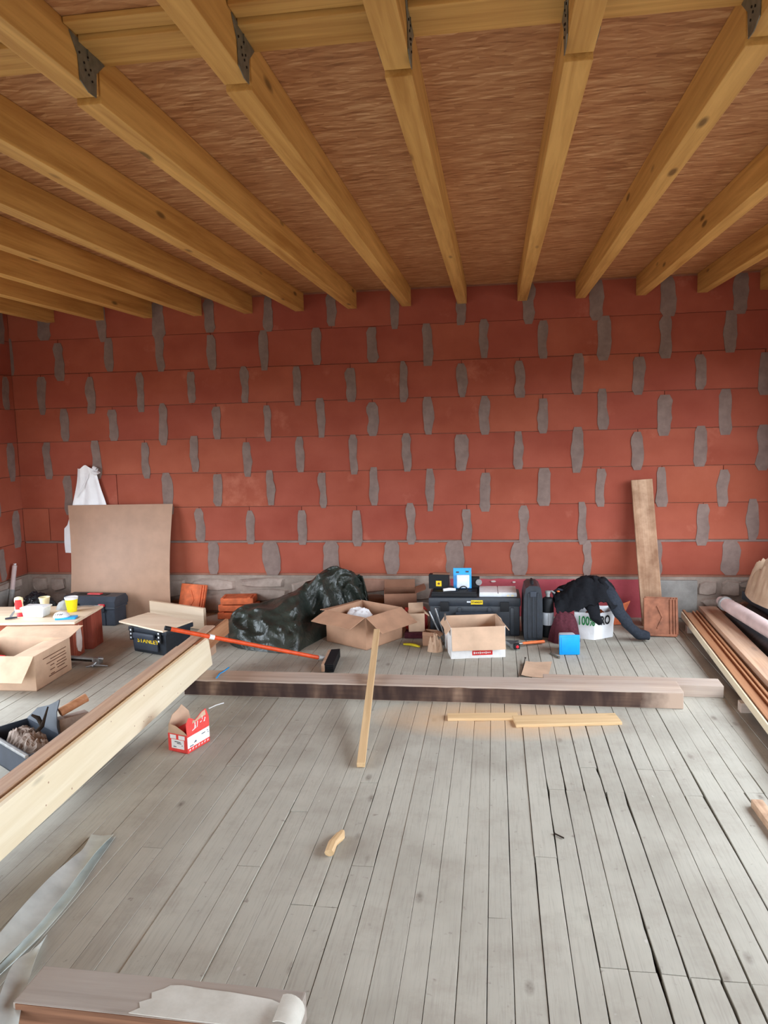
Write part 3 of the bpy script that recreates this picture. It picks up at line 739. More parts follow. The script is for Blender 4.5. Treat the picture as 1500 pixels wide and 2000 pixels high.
# ---- pile along the right wall: grooved board, wide board, membrane rolls, pipe, sack
for y, cx, lab in ((6.3, 1.68, 'rough stick under the far end of the long boards'), (4.6, 1.58, 'rough stick under the middle of the long boards'), (3.0, 1.5, 'rough stick under the near end of the long boards')):
    timber('bearer', lab, 'timber', (cx - .17, y, 0), (cx + .13, y, 0), .06, .058, 'aged')
poly = [(-.06, 0), (.06, 0), (.06, .055), (.045, .055), (.045, .04), (.03, .04), (.03, .05), (.018, .05), (.018, .035), (-.042, .035), (-.042, .058), (-.06, .058)]
timber('grooved_board', 'long grooved brown moulding with a bright pale edge, nearest the middle of the room', 'board', (1.605, 6.58, .06), (1.40, 2.4, .06), .12, .058, 'grooved', poly=[(x, z) for x, z in poly][::-1])
timber('edge_strip', 'thin pale lath along the near side of the grooved moulding', 'lath', (1.533, 6.55, .06), (1.328, 2.4, .06), .012, .05, 'cream')
timber('plank', 'long wide pale brown plank lying between the grooved moulding and the black rolls', 'plank', (1.748, 6.6, .06), (1.585, 2.4, .06), .14, .085, 'brown')
def roll(label, name, cat, p0, p1, r, mat, spiral=True):
    bm = BM(); p0, p1 = Vector(p0), Vector(p1); n = 10
    tube(bm, [p0.lerp(p1, i / n) for i in range(n + 1)], [r * (1 + .05 * noise.noise((i * .7, r * 30, p0.x))) for i in range(n + 1)], 20, wob=.06, seed=p0.x)
    c = (p0 + p1) / 2; o = obj(name, bm, mat, None, True, origin=c); tag(o, label, cat)
    bm = BM(); d = (p1 - p0).normalized(); s, t = frame(d)
    pts = [p0 - d * .001 + (s * math.cos(a) + t * math.sin(a)) * (r * .25 + r * .65 * a / 19) for a in [i * .5 for i in range(39)]]
    tube(bm, pts, .003, 5, up=d); e = obj('rolled_edge', bm, 'greyplastic', o); e.data.transform(Matrix.Translation(-c)); return o
roll('black membrane roll on the floor beside the wide plank', 'membrane_roll', 'roll', (1.915, 6.45, .083), (1.915, 2.6, .083), .078, 'membrane')
roll('black membrane roll lying against the right wall', 'membrane_roll', 'roll', (2.13, 6.5, .118), (2.14, 2.6, .118), .115, 'membrane')
bm = BM(); n = 12; p0, p1 = Vector((1.80, 6.42, .235)), Vector((1.985, 4.2, .25))
prof = []
tube(bm, [p0.lerp(p1, i / n) for i in range(n + 1)], [.035, .052] + [.054] * (n - 1), 20)
o = obj('plastic_pipe', bm, 'pipewhite', None, True, origin=(p0 + p1) / 2); tag(o, 'dusty pinkish-white pipe lying on top of the black rolls', 'pipe')
bm = BM(); tube(bm, [p0.lerp(p1, .04), p0.lerp(p1, .055)], .057, 20); e = obj('collar', bm, 'greyplastic', o, True); e.data.transform(Matrix.Translation(-(p0 + p1) / 2))
timber('timber_beam', 'dark green-grey timber between the pink pipe and the tan sack', 'beam', (2.02, 6.5, .232), (2.16, 4.4, .234), .07, .07, 'slate')
bm = BM(); heap(bm, 0, 0, .215, .44, lambda X, Y: .28 * max(0, 1 - math.hypot(X * 1.0, Y) ** 1.9), 48, 60, .075, 4, 3.3, .06)
o = obj('builders_sack', bm, 'canvas', None, True); o.location = (2.15, 6.12, .305); tag(o, 'crumpled tan sack heaped on the pile in the right corner', 'sack')

# ---- right end: leaning plank, roof tiles
o = timber('leaning_plank', 'stained old plank leaning upright on the brick wall at right', 'plank', (1.29, 6.50, .0), (1.222, 6.725, 1.2), .172, .03, 'oldplank', up=(0, -1, .2))
def roof_tile(label, loc, rx, rz, mat, ry=0):
    t = thing('roof_tile', label, 'roof tile', loc, rot=(rx, ry, rz)); w, h = .255, .3
    bm = BM(); bx(bm, (0, 0, h / 2), (w, .018, h), None, .004); obj('tile_body', bm, mat, t)
    for x in (.075, .1, .12):
        bm = BM(); bx(bm, (x, -.012, h / 2), (.011, .014, h - .01), None, .003); obj('rib', bm, mat, t)
    bm = BM(); bx(bm, (-.004, -.012, .012), (w - .01, .012, .02), None, .003); obj('nose', bm, mat, t)
    bm = BM()
    for s, x in ((1, 0), (-1, 0)):
        M = Matrix.Translation((-.005, -.011, .15 + s * .042)) @ Matrix.Rotation(-s * .42, 4, 'Y'); bx(bm, (0, 0, 0), (.012, .01, .105), M, .003)
    obj('chevron', bm, 'dark' if mat == 'x' else mat, t); return t
roof_tile('brown interlocking roof tile leaning at the foot of the stained plank', (1.285, 6.165, .002), -.3, .02, 'tile', .04)
roof_tile('second brown roof tile standing directly behind the first one', (1.305, 6.215, .002), -.3, .02, 'tile', .03)
roof_tile('orange roof tile leaning on the wall behind the pale chipboard panel', (-2.79, 6.60, .002), -.35, -.06, 'tile_orange', .05)
bm = BM(); prism(bm, [(0, 0), (.17, 0), (.13, .11), (.16, .2), (.08, .17), (.0, .13)], (.93, 6.5, .002), (1, .1, 0), (.15, .3, 1), .016)
tag(obj('tile_shard', bm, 'tile_orange', None, origin=(1.0, 6.5, 0)), 'broken orange tile shard behind the jacket sleeve', 'roof tile')
for i, (z, yaw, lab) in enumerate(((.002, .08, 'lowest orange tile of the flat stack by the tarpaulin'), (.07, -.05, 'middle orange tile of the flat stack by the tarpaulin'), (.136, .12, 'top orange tile of the flat stack by the tarpaulin'))):
    bm = BM(); bx(bm, (0, 0, .03), (.36 - .03 * i, .2, .058), None, .008); bx(bm, (.11, -.03, .06), (.03, .14, .012), None, .003); bx(bm, (-.13, -.03, .06), (.02, .14, .012), None, .003)
    o = obj('roof_tile', bm, 'tile_orange'); o.location = (-2.32, 6.62, z); o.rotation_euler = (0, 0, yaw); tag(o, lab, 'roof tile', 'flat stacked roof tiles')

# ---- left corner: hardboard, white sack, pipe, toolbox, bin bag
TL, TR, BL_, BR_ = Vector((-3.985, 6.715, 1.03)), Vector((-2.945, 6.715, 1.035)), Vector((-3.92, 6.50, .004)), Vector((-2.955, 6.56, .004))
g = []
for i in range(13):
    v = i / 12; row = []
    for j in range(13):
        u = j / 12; p = TL.lerp(TR, u).lerp(BL_.lerp(BR_, u), v)
        p.x += .055 * math.sin(PI * v) * (1 if u < .5 else .35) * (1 - u) ; p.y -= .05 * math.sin(PI * v) + .03 * math.sin(PI * u) * v; row.append(p)
    g.append(row)
bm = BM(); sheet(bm, g, .004); tag(obj('hardboard_sheet', bm, 'hardboard', None, True, origin=(-3.45, 6.6, 0)), 'large plain brown hardboard sheet bowed against the left brick wall', 'board')
g = []
for i in range(25):
    v = i / 24; z = 1.375 - v * .80; xa = -3.875 - .135 * min(1, v * 1.5) - (.03 if v > .7 else 0) + .02 * math.sin(v * 5); xb = -3.70 + .1 * min(1, v * 2.2); row = []
    for j in range(33):
        u = j / 32; x = xa + (xb - xa) * u
        y = 6.742 - .018 * abs(math.sin(u * 7.5 + .8 * math.sin(v * 3))) * min(1, v * 3 + .2) - .01 * noise.noise((u * 5, v * 4, 2)) - .03 * max(0, .12 - v) / .12 * math.sin(PI * u)
        zz = z + (.02 * math.sin(PI * u) - .012 * math.sin(u * 9)) * (1 - v) ; row.append((x, y, zz))
    g.append(row)
bm = BM(); sheet(bm, g, .002); o = tag(obj('plastic_sack', bm, 'whitefilm', None, True, origin=(-3.8, 6.74, 0)), 'white plastic sack hanging on the wall behind the hardboard sheet', 'sack')
bm = BM(); tube(bm, [(-3.71, 6.725, 1.385), (-3.67, 6.71, 1.365), (-3.66, 6.71, 1.34), (-3.69, 6.715, 1.325), (-3.72, 6.72, 1.345)], [.014, .02, .022, .018, .012], 10, wob=.3)
tube(bm, [(-3.745, 6.725, 1.375), (-3.77, 6.715, 1.29), (-3.83, 6.71, 1.19), (-3.89, 6.712, 1.1)], [.004, .006, .006, .004], 6)
e = obj('knot', bm, 'whitefilm', o, True); e.data.transform(Matrix.Translation((3.8, -6.74, 0)))
bm = BM(); tube(bm, [(-4.40, 6.3, 0), (-4.425, 6.42, .28)], .023, 16); tp = obj('upright_pipe', bm, 'greyplastic', None, True, origin=(-4.41, 6.36, 0))
tag(tp, 'thin pale pipe standing upright in the left corner', 'pipe')
bm = BM(); tube(bm, [(-4.425, 6.42, .28), (-4.443, 6.51, .49)], .021, 16); e = obj('upper_pipe', bm, 'pipewhite', tp, True, label='dusty pink upper half'); e.data.transform(Matrix.Translation((4.41, -6.36, 0)))
bm = BM(); tube(bm, [(-4.44, 6.508, .487), (-4.444, 6.515, .503), (-4.43, 6.512, .507)], [.022, .014, .006], 10); e = obj('pipe_end', bm, 'whiteplastic', tp, True); e.data.transform(Matrix.Translation((4.41, -6.36, 0)))

def toolbox_black_red():
    t = thing('toolbox', 'black toolbox with red latches in front of the hardboard sheet', 'toolbox', (-3.575, 6.36, 0), -.05); w, d, h = .5, .22, .17
    bm = BM(); bx(bm, (0, 0, h / 2), (w - .02, d - .02, h), None, .01); bx(bm, (0, 0, h - .012), (w, d, .022), None, .006)
    for x in (-.14, .14): bx(bm, (x, -d / 2 + .006, .06), (.02, .012, .11), None, .003)
    obj('body', bm, 'slate', t)
    bm = BM(); prism(bm, [(-.115, 0), (.115, 0), (.115, .05), (.08, .088), (-.08, .088), (-.115, .05)], (-w / 2 - .004, 0, h + .002), (0, 1, 0), (0, 0, 1), w + .008)
    lid = obj('lid', bm, 'slate', t)
    bm = BM(); bx(bm, (0, 0, h + .094), (.13, .05, .014), None, .005); obj('handle', bm, 'red', lid, label='red carry handle')
    bm = BM(); bx(bm, (-.02, 0, h + .089), (.3, .08, .008), None, .003); obj('lid_recess', bm, 'blackmatte', lid)
    for x in (-.12, .13):
        bm = BM(); bx(bm, (x, -d / 2 - .012, h + .02), (.058, .016, .022), None, .004); la = obj('latch', bm, 'red' if x > 0 else 'blackmatte', t, label='red latch' if x > 0 else None)
        bm = BM(); bx(bm, (x, -d / 2 - .008, h - .018), (.044, .01, .05), None, .003); obj('hasp', bm, 'black', la)
toolbox_black_red()
bm = BM(); heap(bm, 0, 0, .24, .17, lambda X, Y: .26 * max(0, 1 - math.hypot(X, Y) ** 2.6), 44, 36, .03, 7, 1.7, .02)
o = obj('bin_bag', bm, 'binbag', None, True); o.location = (-4.09, 6.28, 0); tag(o, 'shiny black bin bag slumped behind the makeshift table', 'bag')
# pale panel on edge
timber('chipboard_panel', 'pale wooden panel standing on edge behind the yellow-lettered toolbox', 'board', (-3.08, 6.42, .003), (-2.47, 6.16, .003), .03, .19, 'ply')

# ---- makeshift table of blocks
TA = math.radians(5.5); TO = Vector((-3.14, 5.262, 0)); TM = Matrix.Translation(TO) @ Matrix.Rotation(TA, 4, 'Z')
bm = BM(); bx(bm, (-.58, .265, .291), (1.16, .53, .018), None, .002); o = obj('table_top', bm, 'ply'); o.location = TO; o.rotation_euler = (0, 0, TA)
tag(o, 'thin plywood top of the makeshift breakfast table', 'table top')
def cblock(label, x0, x1, y0, y1, sm=None):
    t = thing('clay_block', label, 'block', TM @ Vector(((x0 + x1) / 2, (y0 + y1) / 2, 0)), TA); w, d, h = x1 - x0, y1 - y0, .281
    bm = BM(); nr = 7
    bx(bm, (0, 0, h / 2), (w - .008, d - .008, h - .001), None, .003)
    for i in range(nr):
        bx(bm, (-w / 2 + w * (i + .5) / nr, 0, h / 2), (w / nr - .006, d, h - .004)); bx(bm, (0, -d / 2 + d * (i + .5) / nr, h / 2), (w, d / nr - .006, h - .004))
    obj('body', bm, 'clay', t)
    if sm:
        bm = BM(); pts = [(-.03, .02), (.015, .0), (.04, .03), (.05, .1), (.035, .18), (.01, .215), (-.03, .2), (-.045, .14), (-.05, .07)]
        prism(bm, pts, (w / 2 - .003, -.0 + sm, .03), (0, 1, 0), (0, 0, 1), .007); obj('mortar_smear', bm, 'whiteplaster', t, label='dried grey mortar stain')
cblock('front right clay block under the table, grey mortar dried on its end', -.26, -.035, .03, .215, .004)
cblock('rear right clay block under the table', -.3, -.005, .3, .5)
cblock('left clay block under the table', -1.0, -.46, .05, .25)
def on_table(x, y, z=.3): return fl(x, y, z)
TZ = .3005
def bottle():
    t = thing('sauce_bottle', 'cream squeeze bottle with red label on the makeshift table', 'bottle', on_table(39, 1204), .3)
    bm = BM(); lathe(bm, [(.02, .03), (.034, .036), (.036, .07), (.03, .10), (.034, .13), (.03, .15), (.012, .157)], 24, None, (1, .6)); b = obj('body', bm, 'creamcup', t, True)
    bm = BM(); lathe(bm, [(.022, 0), (.022, .03), (.02, .033)], 20, None, (1, .8)); obj('cap', bm, 'red', t, True)
    bm = BM(); g = []
    for i in range(6):
        g.append([(math.sin(a) * .0368, -math.cos(a) * .0225, .06 + .075 * i / 5) for a in [(-.9 + 1.8 * j / 8) * (1 - .25 * abs(i - 2.5) / 2.5) for j in range(9)]])
    sheet(bm, g, .001); obj('label', bm, 'redprint', t, True)
bottle()
def tub(name, label, loc, w, d, h, mat, lidmat, rz=0, cat='container'):
    t = thing(name, label, cat, loc, rz); bm = BM(); r = bx(bm, (0, 0, h / 2), (w, d, h), None, .012)
    for v in bm.verts:
        k = .88 + .12 * v.co.z / h; v.co.x *= k; v.co.y *= k
    b = obj('body', bm, mat, t, True)
    bm = BM(); bx(bm, (0, 0, h + .005), (w + .012, d + .012, .012), None, .005); bx(bm, (0, 0, h + .012), (w - .03, d - .03, .004), None, .002); obj('lid', bm, lidmat, t, True); return t
t = tub('food_container', 'clear plastic food box with white lid on the makeshift table', on_table(72, 1203), .185, .12, .07, 'clear', 'whiteplastic', .03)
bm = BM(); heap(bm, 0, 0, .07, .035, lambda X, Y: .03 * max(0, 1 - math.hypot(X, Y) ** 2), 12, 10, .006, 9, 1); obj('contents', bm, 'greyplastic', t, True).location = (0, 0, .002)
def cup(label, loc, r, h, mat, rim):
    t = thing('paper_cup', label, 'cup', loc); bm = BM()
    lathe(bm, [(r * .7, 0), (r * .98, h), (r * .94, h), (r * .68, .006)], 28); obj('body', bm, mat, t, True)
    bm = BM(); tube(bm, [(math.cos(a) * r * .98, math.sin(a) * r * .98, h) for a in [2 * PI * i / 28 for i in range(29)]], .0028, 8, False); obj('rim', bm, rim, t, True)
    if rim == 'paperwhite':
        bm = BM(); lathe(bm, [(r * .965, h - .014), (r * .985, h - .001), (r * .98, h)], 28); obj('top_band', bm, rim, t, True)
cup('cream paper cup behind the food box on the makeshift table', on_table(88, 1184), .044, .075, 'creamcup', 'creamcup')
cup('bright yellow paper cup on the right of the makeshift table', on_table(141, 1194), .051, .115, 'yellowcup', 'paperwhite')
t = thing('packet', 'white and blue packet in front of the yellow cup', 'packet', on_table(125, 1208), .25)
bm = BM(); bx(bm, (.02, -.005, .008), (.15, .085, .014), None, .004); obj('tray', bm, 'blue', t, True)
bm = BM(); heap(bm, -.02, .005, .062, .05, lambda X, Y: .034 * max(0, 1 - math.hypot(X, Y) ** 4), 20, 16, .003, 9, 4, zb=.0145); pk = obj('wrapper', bm, 'paperwhite', t, True)
bm = BM()
for i in range(4): tube(bm, [(-.055 + .016 * i, -.038, .036), (-.045 + .016 * i, -.03, .044 + .002 * (i % 2))], .002, 6)
obj('print', bm, 'slate', pk)['kind'] = 'stuff'
t = thing('pocket_knife', 'small blue and black folding knife at the left of the table', 'knife', on_table(24, 1210), .5)
bm = BM(); tube(bm, [(-.05, 0, .011), (-.01, .004, .012), (.035, .012, .011)], [.008, .011, .008], 10, flat=.8); obj('handle', bm, 'slate', t, True)
bm = BM(); prism(bm, [(-.02, 0), (.0, .012), (.015, .05), (.006, .055), (-.02, .02)], (0, .004, .012), (1, .2, 0), (.2, .2, 1), .002); obj('blade', bm, 'steel', t)
bm = BM(); heap(bm, 0, 0, .07, .045, lambda X, Y: .06 * max(0, 1 - math.hypot(X, Y) ** 2.4), 24, 18, .01, 9, 6); o = obj('food_bag', bm, 'greyplastic', None, True); o.location = on_table(116, 1192) + Vector((.02, .04, 0))
tag(o, 'crumpled greyish bag between the two paper cups', 'bag')
for i, (x, y, a, lab) in enumerate(((160, 1186, .3, 'steel fork at the back right of the table, left one'), (172, 1184, .1, 'steel fork at the back right of the table, right one'))):
    t = thing('fork', lab, 'cutlery', on_table(x, y), a)
    bm = BM(); tube(bm, [(-.07, 0, .004), (.0, 0, .008), (.05, 0, .005)], [.005, .003, .004], 8, flat=.5); obj('handle', bm, 'steel', t, True)
    bm = BM()
    for k in (-1, 0, 1): tube(bm, [(.05, .004 * k, .005), (.07, .006 * k, .003), (.095, .006 * k, .008)], .0016, 6)
    obj('tines', bm, 'steel', t, True)

# ---- big carton at the left edge
t = carton('cardboard_box', 'large open cardboard box at the left edge with printed side', fl(69, 1352) + Vector((-.305, .235, 0)), .03, .6, .46, .24, 'card_light', {'f': (132, .2), 'b': (80, .2), 'l': (100, .2)})
bm = BM(); bx(bm, (0, 0, 0), (.001, .001, .001))
for i, (y, z, l_) in enumerate(((.02, .19, .3), (.06, .165, .2), (.04, .145, .26), (.10, .12, .12), (.10, .1, .14), (.09, .08, .1), (.05, .05, .24), (-.02, .12, .05), (-.02, .09, .06), (-.02, .06, .05))):
    bx(bm, (.3005, y, z), (.001, l_, .006))
obj('print', bm, 'print', t)['kind'] = 'stuff'
g = []
for i in range(5):
    g.append([(.3 - .2 * i / 4 * (1.0 - .55 * j / 7 * 0), .23 - .46 * j / 7, .238 - .018 * i / 4 - .01 * (i / 4) ** 2) for j in range(8)])
bm = BM(); sheet(bm, g, .004); obj('flap', bm, 'card_light', t, True)
bm = BM(); tube(bm, [(-.2, -.05, .14), (-.12, -.02, .15), (-.06, .0, .145)], [.03, .035, .028], 14); o = obj('red_tin', bm, 'red', None, True); bx_ = rootmat(t)
o.data.transform(bx_); tag(o, 'red plastic bottle lying inside the large box at the left edge', 'bottle')
bm = BM(); bx(bm, (-.12, -.02, .06), (.34, .3, .1), None, .01); o = obj('cloth_bundle', bm, 'jacketgrey'); o.data.transform(bx_); tag(o, 'dark bundle filling the large box at the left edge', 'bundle')
# clamp on the floor
t = thing('clamp_bar', 'grey steel bar clamp on the floor beside the large cardboard box', 'clamp', fl(172, 1300), -.12)
bm = BM(); bx(bm, (-.12, 0, .05), (.36, .035, .03), None, .004); obj('bar', bm, 'greyplastic', t)
bm = BM(); bx(bm, (-.12, -.0185, .045), (.34, .002, .016)); obj('groove', bm, 'dark', t)
bm = BM(); bx(bm, (.09, 0, .045), (.05, .05, .05), None, .008); tube(bm, [(.1, 0, .05), (.115, -.02, .07), (.13, 0, .06)], .012, 8); tube(bm, [(.06, -.03, .01), (.09, -.01, .04)], .014, 10); obj('jaw', bm, 'steel', t, True)
bm = BM(); tube(bm, [(.02, -.05, .008), (.08, -.03, .02), (.17, .0, .008)], .006, 8); obj('screw', bm, 'steel', t, True)
bm = BM(); bx(bm, (-.2, 0, .018), (.04, .05, .036), None, .005); obj('foot', bm, 'steel', t)

# ---- black toolbox with yellow lettering and a board on it
t = thing('toolbox', 'black toolbox with yellow lettering under a pale square board', 'toolbox', (-2.61, 5.595, 0), math.radians(-20)); w, d, h = .4, .30, .205
bm = BM(); bx(bm, (0, 0, h / 2), (w - .03, d - .02, h), None, .012)
for v in bm.verts:
    k = .92 + .08 * v.co.z / h; v.co.x *= k; v.co.y *= k
obj('body', bm, 'black', t, True)
bm = BM(); bx(bm, (0, 0, h - .02), (w, d, .036), None, .008); obj('lid', bm, 'black', t, True)
bm = BM(); bx(bm, (-.02, -d / 2 - .012, h - .06), (.22, .03, .045), None, .01); obj('handle', bm, 'slate', t, True)
bm = BM(); bx(bm, (-.02, -d / 2 + .004, .085), (.25, .016, .11), None, .006); obj('front_panel', bm, 'slate', t, True)
text('STANLEY', .047, 'yellow', t, FRONT(.01, -d / 2 - .005, .105), xs=1.15)
for sx in (-.16, .13):
    bm = BM(); bx(bm, (sx, -d / 2 - .004, h - .055), (.036, .012, .1), None, .004); la = obj('latch', bm, 'blackmatte', t)
    bm = BM()
    for z in (.0, -.03, .03): lathe(bm, [(.006, 0), (.008, .003), (.003, .006)], 10, Matrix.Translation((sx, -d / 2 - .01, h - .055 + z)) @ Matrix.Rotation(PI / 2, 4, 'X'))
    obj('rivet', bm, 'clear', la, True)
A, B, Cc, Dd = [Vector(p) for p in ((-2.966, 5.606, 0), (-2.475, 5.332, 0), (-2.37, 5.65, 0), (-2.85, 5.891, 0))]
bm = BM(); va = [bm.verts.new(p + Vector((0, 0, z))) for z in (.209, .221) for p in (A, B, Cc, Dd)]
bm.faces.new(va[:4][::-1]); bm.faces.new(va[4:])
for i in range(4): bm.faces.new((va[i], va[(i + 1) % 4], va[4 + (i + 1) % 4], va[4 + i]))
tag(obj('board_offcut', bm, 'ply', None, origin=(-2.66, 5.6, .209)), 'pale square board lying on the yellow-lettered toolbox', 'board')

# ---- broom
hd = Vector((-1.19, 5.29, 0)); tip = Vector((-2.165, 4.695, .425)); base = Vector((-1.245, 5.285, .05))
t = thing('broom', 'red-handled broom lying across the end of the timber pile', 'broom', hd)
bm = BM(); tube(bm, [base, base.lerp(tip, .5), base.lerp(tip, .97)], .0145, 14); h_ = obj('handle', bm, 'orange', t, True, world=True)
bm = BM(); tube(bm, [base.lerp(tip, .965), tip], .015, 14); obj('end_cap', bm, 'blackmatte', h_, True, world=True)
bm = BM(); tube(bm, [base.lerp(tip, .705), base.lerp(tip, .735)], .0165, 14); obj('tape', bm, 'whiteplastic', h_, True, world=True)
bm = BM(); tube(bm, [base.lerp(tip, -.02), base.lerp(tip, .03)], .02, 14); obj('socket', bm, 'greyplastic', t, True, world=True)
hm = Matrix.Translation((-1.215, 5.285, 0)) @ Matrix.Rotation(math.radians(4), 4, 'Z')
bm = BM(); bx(bm, (0, 0, .036), (.028, .36, .056), hm, .008); obj('head', bm, 'brown', t, world=True)
bm = BM()
for i in range(34):
    for j in range(5):
        y, z = -.172 + .344 * i / 33, .014 + .044 * j / 4; tube(bm, [hm @ Vector((.01, y, z)), hm @ Vector((.075, y * 1.03, max(.006, z * 1.15 - .004)))], [.0075, .006], 5)
o = obj('bristles', bm, 'blackmatte', t, world=True); o['kind'] = 'stuff'

# ---- tarpaulin heap
RID = [wl(450, 1222, 5.95), wl(463, 1192, 5.95), wl(500, 1180, 6.02), wl(560, 1158, 6.14), wl(605, 1134, 6.3), wl(645, 1111, 6.44), wl(688, 1114, 6.48), wl(708, 1131, 6.5), wl(712, 1160, 6.5)]
HEM = [fl(446, 1234), fl(455, 1262), fl(520, 1274), fl(575, 1275), fl(632, 1278), fl(646, 1262), fl(680, 1200) * 1 + Vector((.02, 0, 0)), fl(706, 1206), fl(716, 1205)]
HEM[5] = Vector((-1.30, 6.26, 0)); HEM[6] = Vector((-1.2, 6.36, 0)); HEM[7] = Vector((-1.13, 6.42, 0)); HEM[8] = Vector((-1.09, 6.47, 0)); HEM[4] = Vector((-1.47, 5.74, 0))
def crv(P, t):
    k = t * (len(P) - 1); i = min(int(k), len(P) - 2); f = k - i; p0, p1, p2, p3 = P[max(i - 1, 0)], P[i], P[i + 1], P[min(i + 2, len(P) - 1)]
    return .5 * ((2 * p1) + (p2 - p0) * f + (2 * p0 - 5 * p1 + 4 * p2 - p3) * f * f + (3 * p1 - p0 - 3 * p2 + p3) * f ** 3)
g = []
for i in range(121):
    u = i / 120; r = crv(RID, u); h = crv(HEM, u); r.z = max(r.z, .03); row = []
    b = Vector((r.x + .02, 6.70, 0))
    for j in range(71):
        v = j / 70
        if v < .68:
            t = v / .68; p = h.lerp(r, t ** 1.25); p.z = r.z * (1 - (1 - t) ** 1.9)
        else:
            t = (v - .68) / .32; p = r.lerp(b, t); p.z = r.z * (1 - t ** 1.6)
        fd = min(1, v * 5) * min(1, (1 - v) * 5) * min(1, u * 10 + .2) * min(1, (1 - u) * 8 + .2)
        q = Vector((u * 5 + v * 2.2, v * 2.2 - u * 2.0, 3.7)); q2 = Vector((u * 11 - v * 3, v * 5 + u * 6, 9.1))
        rg = .5 - abs(noise.noise(q)) * 1.9; rg2 = .4 - abs(noise.noise(q2)) * 1.6
        hol = math.exp(-((u - .50 + (v - .4) * .10) / .045) ** 2) * math.exp(-((v - .36) / .17) ** 2)
        lip = math.exp(-((u - .565 + (v - .4) * .08) / .018) ** 2) * math.exp(-((v - .36) / .22) ** 2)
        q3 = Vector((u * 24 + v * 9, v * 9 - u * 12, 5.5)); rg3 = .3 - abs(noise.noise(q3)) * 1.5; crs = max(0, noise.noise(Vector((u * 4, v * 3, 2.2)))) * 2
        dsp = fd * (.06 * rg + .042 * rg2 + .022 * rg3 * (.4 + crs) - .19 * hol + .07 * lip)
        row.append(p + Vector((.12, -.75, .6)).normalized() * dsp)
    for p in row: p.z = max(p.z, .002); p.y = min(p.y, 6.715)
    g.append(row)
bm = BM(); sheet(bm, g, .003)
o = obj('tarpaulin', bm, 'tarp', None, True, auto=38, origin=(-1.7, 6.2, 0)); tag(o, 'big crumpled dark green tarpaulin heap against the wall', 'tarpaulin')

# ---- open carton leaning on the tarp
t = carton('cardboard_box', 'open brown cardboard box with splayed flaps beside the tarpaulin', (-1.05, 5.955, 0), math.radians(-33), .43, .43, .255, 'card', {'f': (108, .18), 'r': (122, .19), 'l': (95, .06)})
bm = BM(); heap(bm, 0, 0, .11, .09, lambda X, Y: .04 * max(0, 1 - math.hypot(X, Y) ** 3), 26, 22, .02, 10, 2.2, zb=.18); o = obj('packing_paper', bm, 'whitefilm', None, True)
o.location = (-1.10, 6.02, 0); tag(o, 'crumpled white packing inside the box with splayed flaps', 'packing')
bm = BM(); bx(bm, (0, 0, .09), (.3, .28, .17), None, .01); o = obj('parcel', bm, 'card_dark'); o.location = (-1.05, 5.955, .006); o.rotation_euler = (0, 0, math.radians(-34)); tag(o, 'brown parcel under the white packing in the splayed box', 'parcel')
t = carton('cardboard_box', 'dull brown cardboard box behind the batten, near the black trunk', (-.83, 6.56, 0), math.radians(8), .28, .26, .27, 'card_dark', {'b': (20, .07), 'r': (70, .08)})
bm = BM(); bx(bm, (0, 0, .09), (.17, .12, .17), None, .004)
for i in range(3): bx(bm, (0, -.061, .04 + .045 * i), (.13, .003, .012))
o = obj('red_packet', bm, 'redcard'); o.location = (-.665, 6.30, 0); o.rotation_euler = (0, .0, .3); tag(o, 'red carton sticking up behind the small open box', 'packet')
t = carton('cardboard_box', 'small open cardboard box left of the steel rods', fl(812, 1245) + Vector((0, .075, .045)), math.radians(8), .13, .13, .15, 'card_light', {'l': (150, .09), 'b': (30, .06), 'r': (120, .05)}, th=.003)
bm = BM(); bx(bm, (.01, 0, .022), (.2, .12, .044), None, .004); bx(bm, (.04, -.081, .022), (.1, .002, .02)); o = obj('flat_packet', bm, 'maroon'); o.location = fl(806, 1250) + Vector((.02, .1, 0)); tag(o, 'flat dark red packet under the small open box', 'packet')
t = carton('cardboard_box', 'tiny torn carton on the floor beside the yellow grip', fl(845, 1263) + Vector((-.02, .05, 0)), math.radians(-14), .1, .09, .11, 'card', {'r': (120, .06), 'f': (140, .03)}, th=.003)
t = thing('cutter', 'yellow-handled cutter on the floor in front of the small box', 'tool', fl(804, 1263), -.35)
bm = BM(); tube(bm, [(-.07, 0, .012), (-.02, .008, .014), (.03, .004, .013), (.07, -.01, .012)], [.01, .014, .015, .01], 10, flat=.75); obj('handle', bm, 'yellowtool', t, True)
bm = BM(); bx(bm, (-.08, .002, .011), (.035, .008, .004)); obj('blade', bm, 'steel', t)

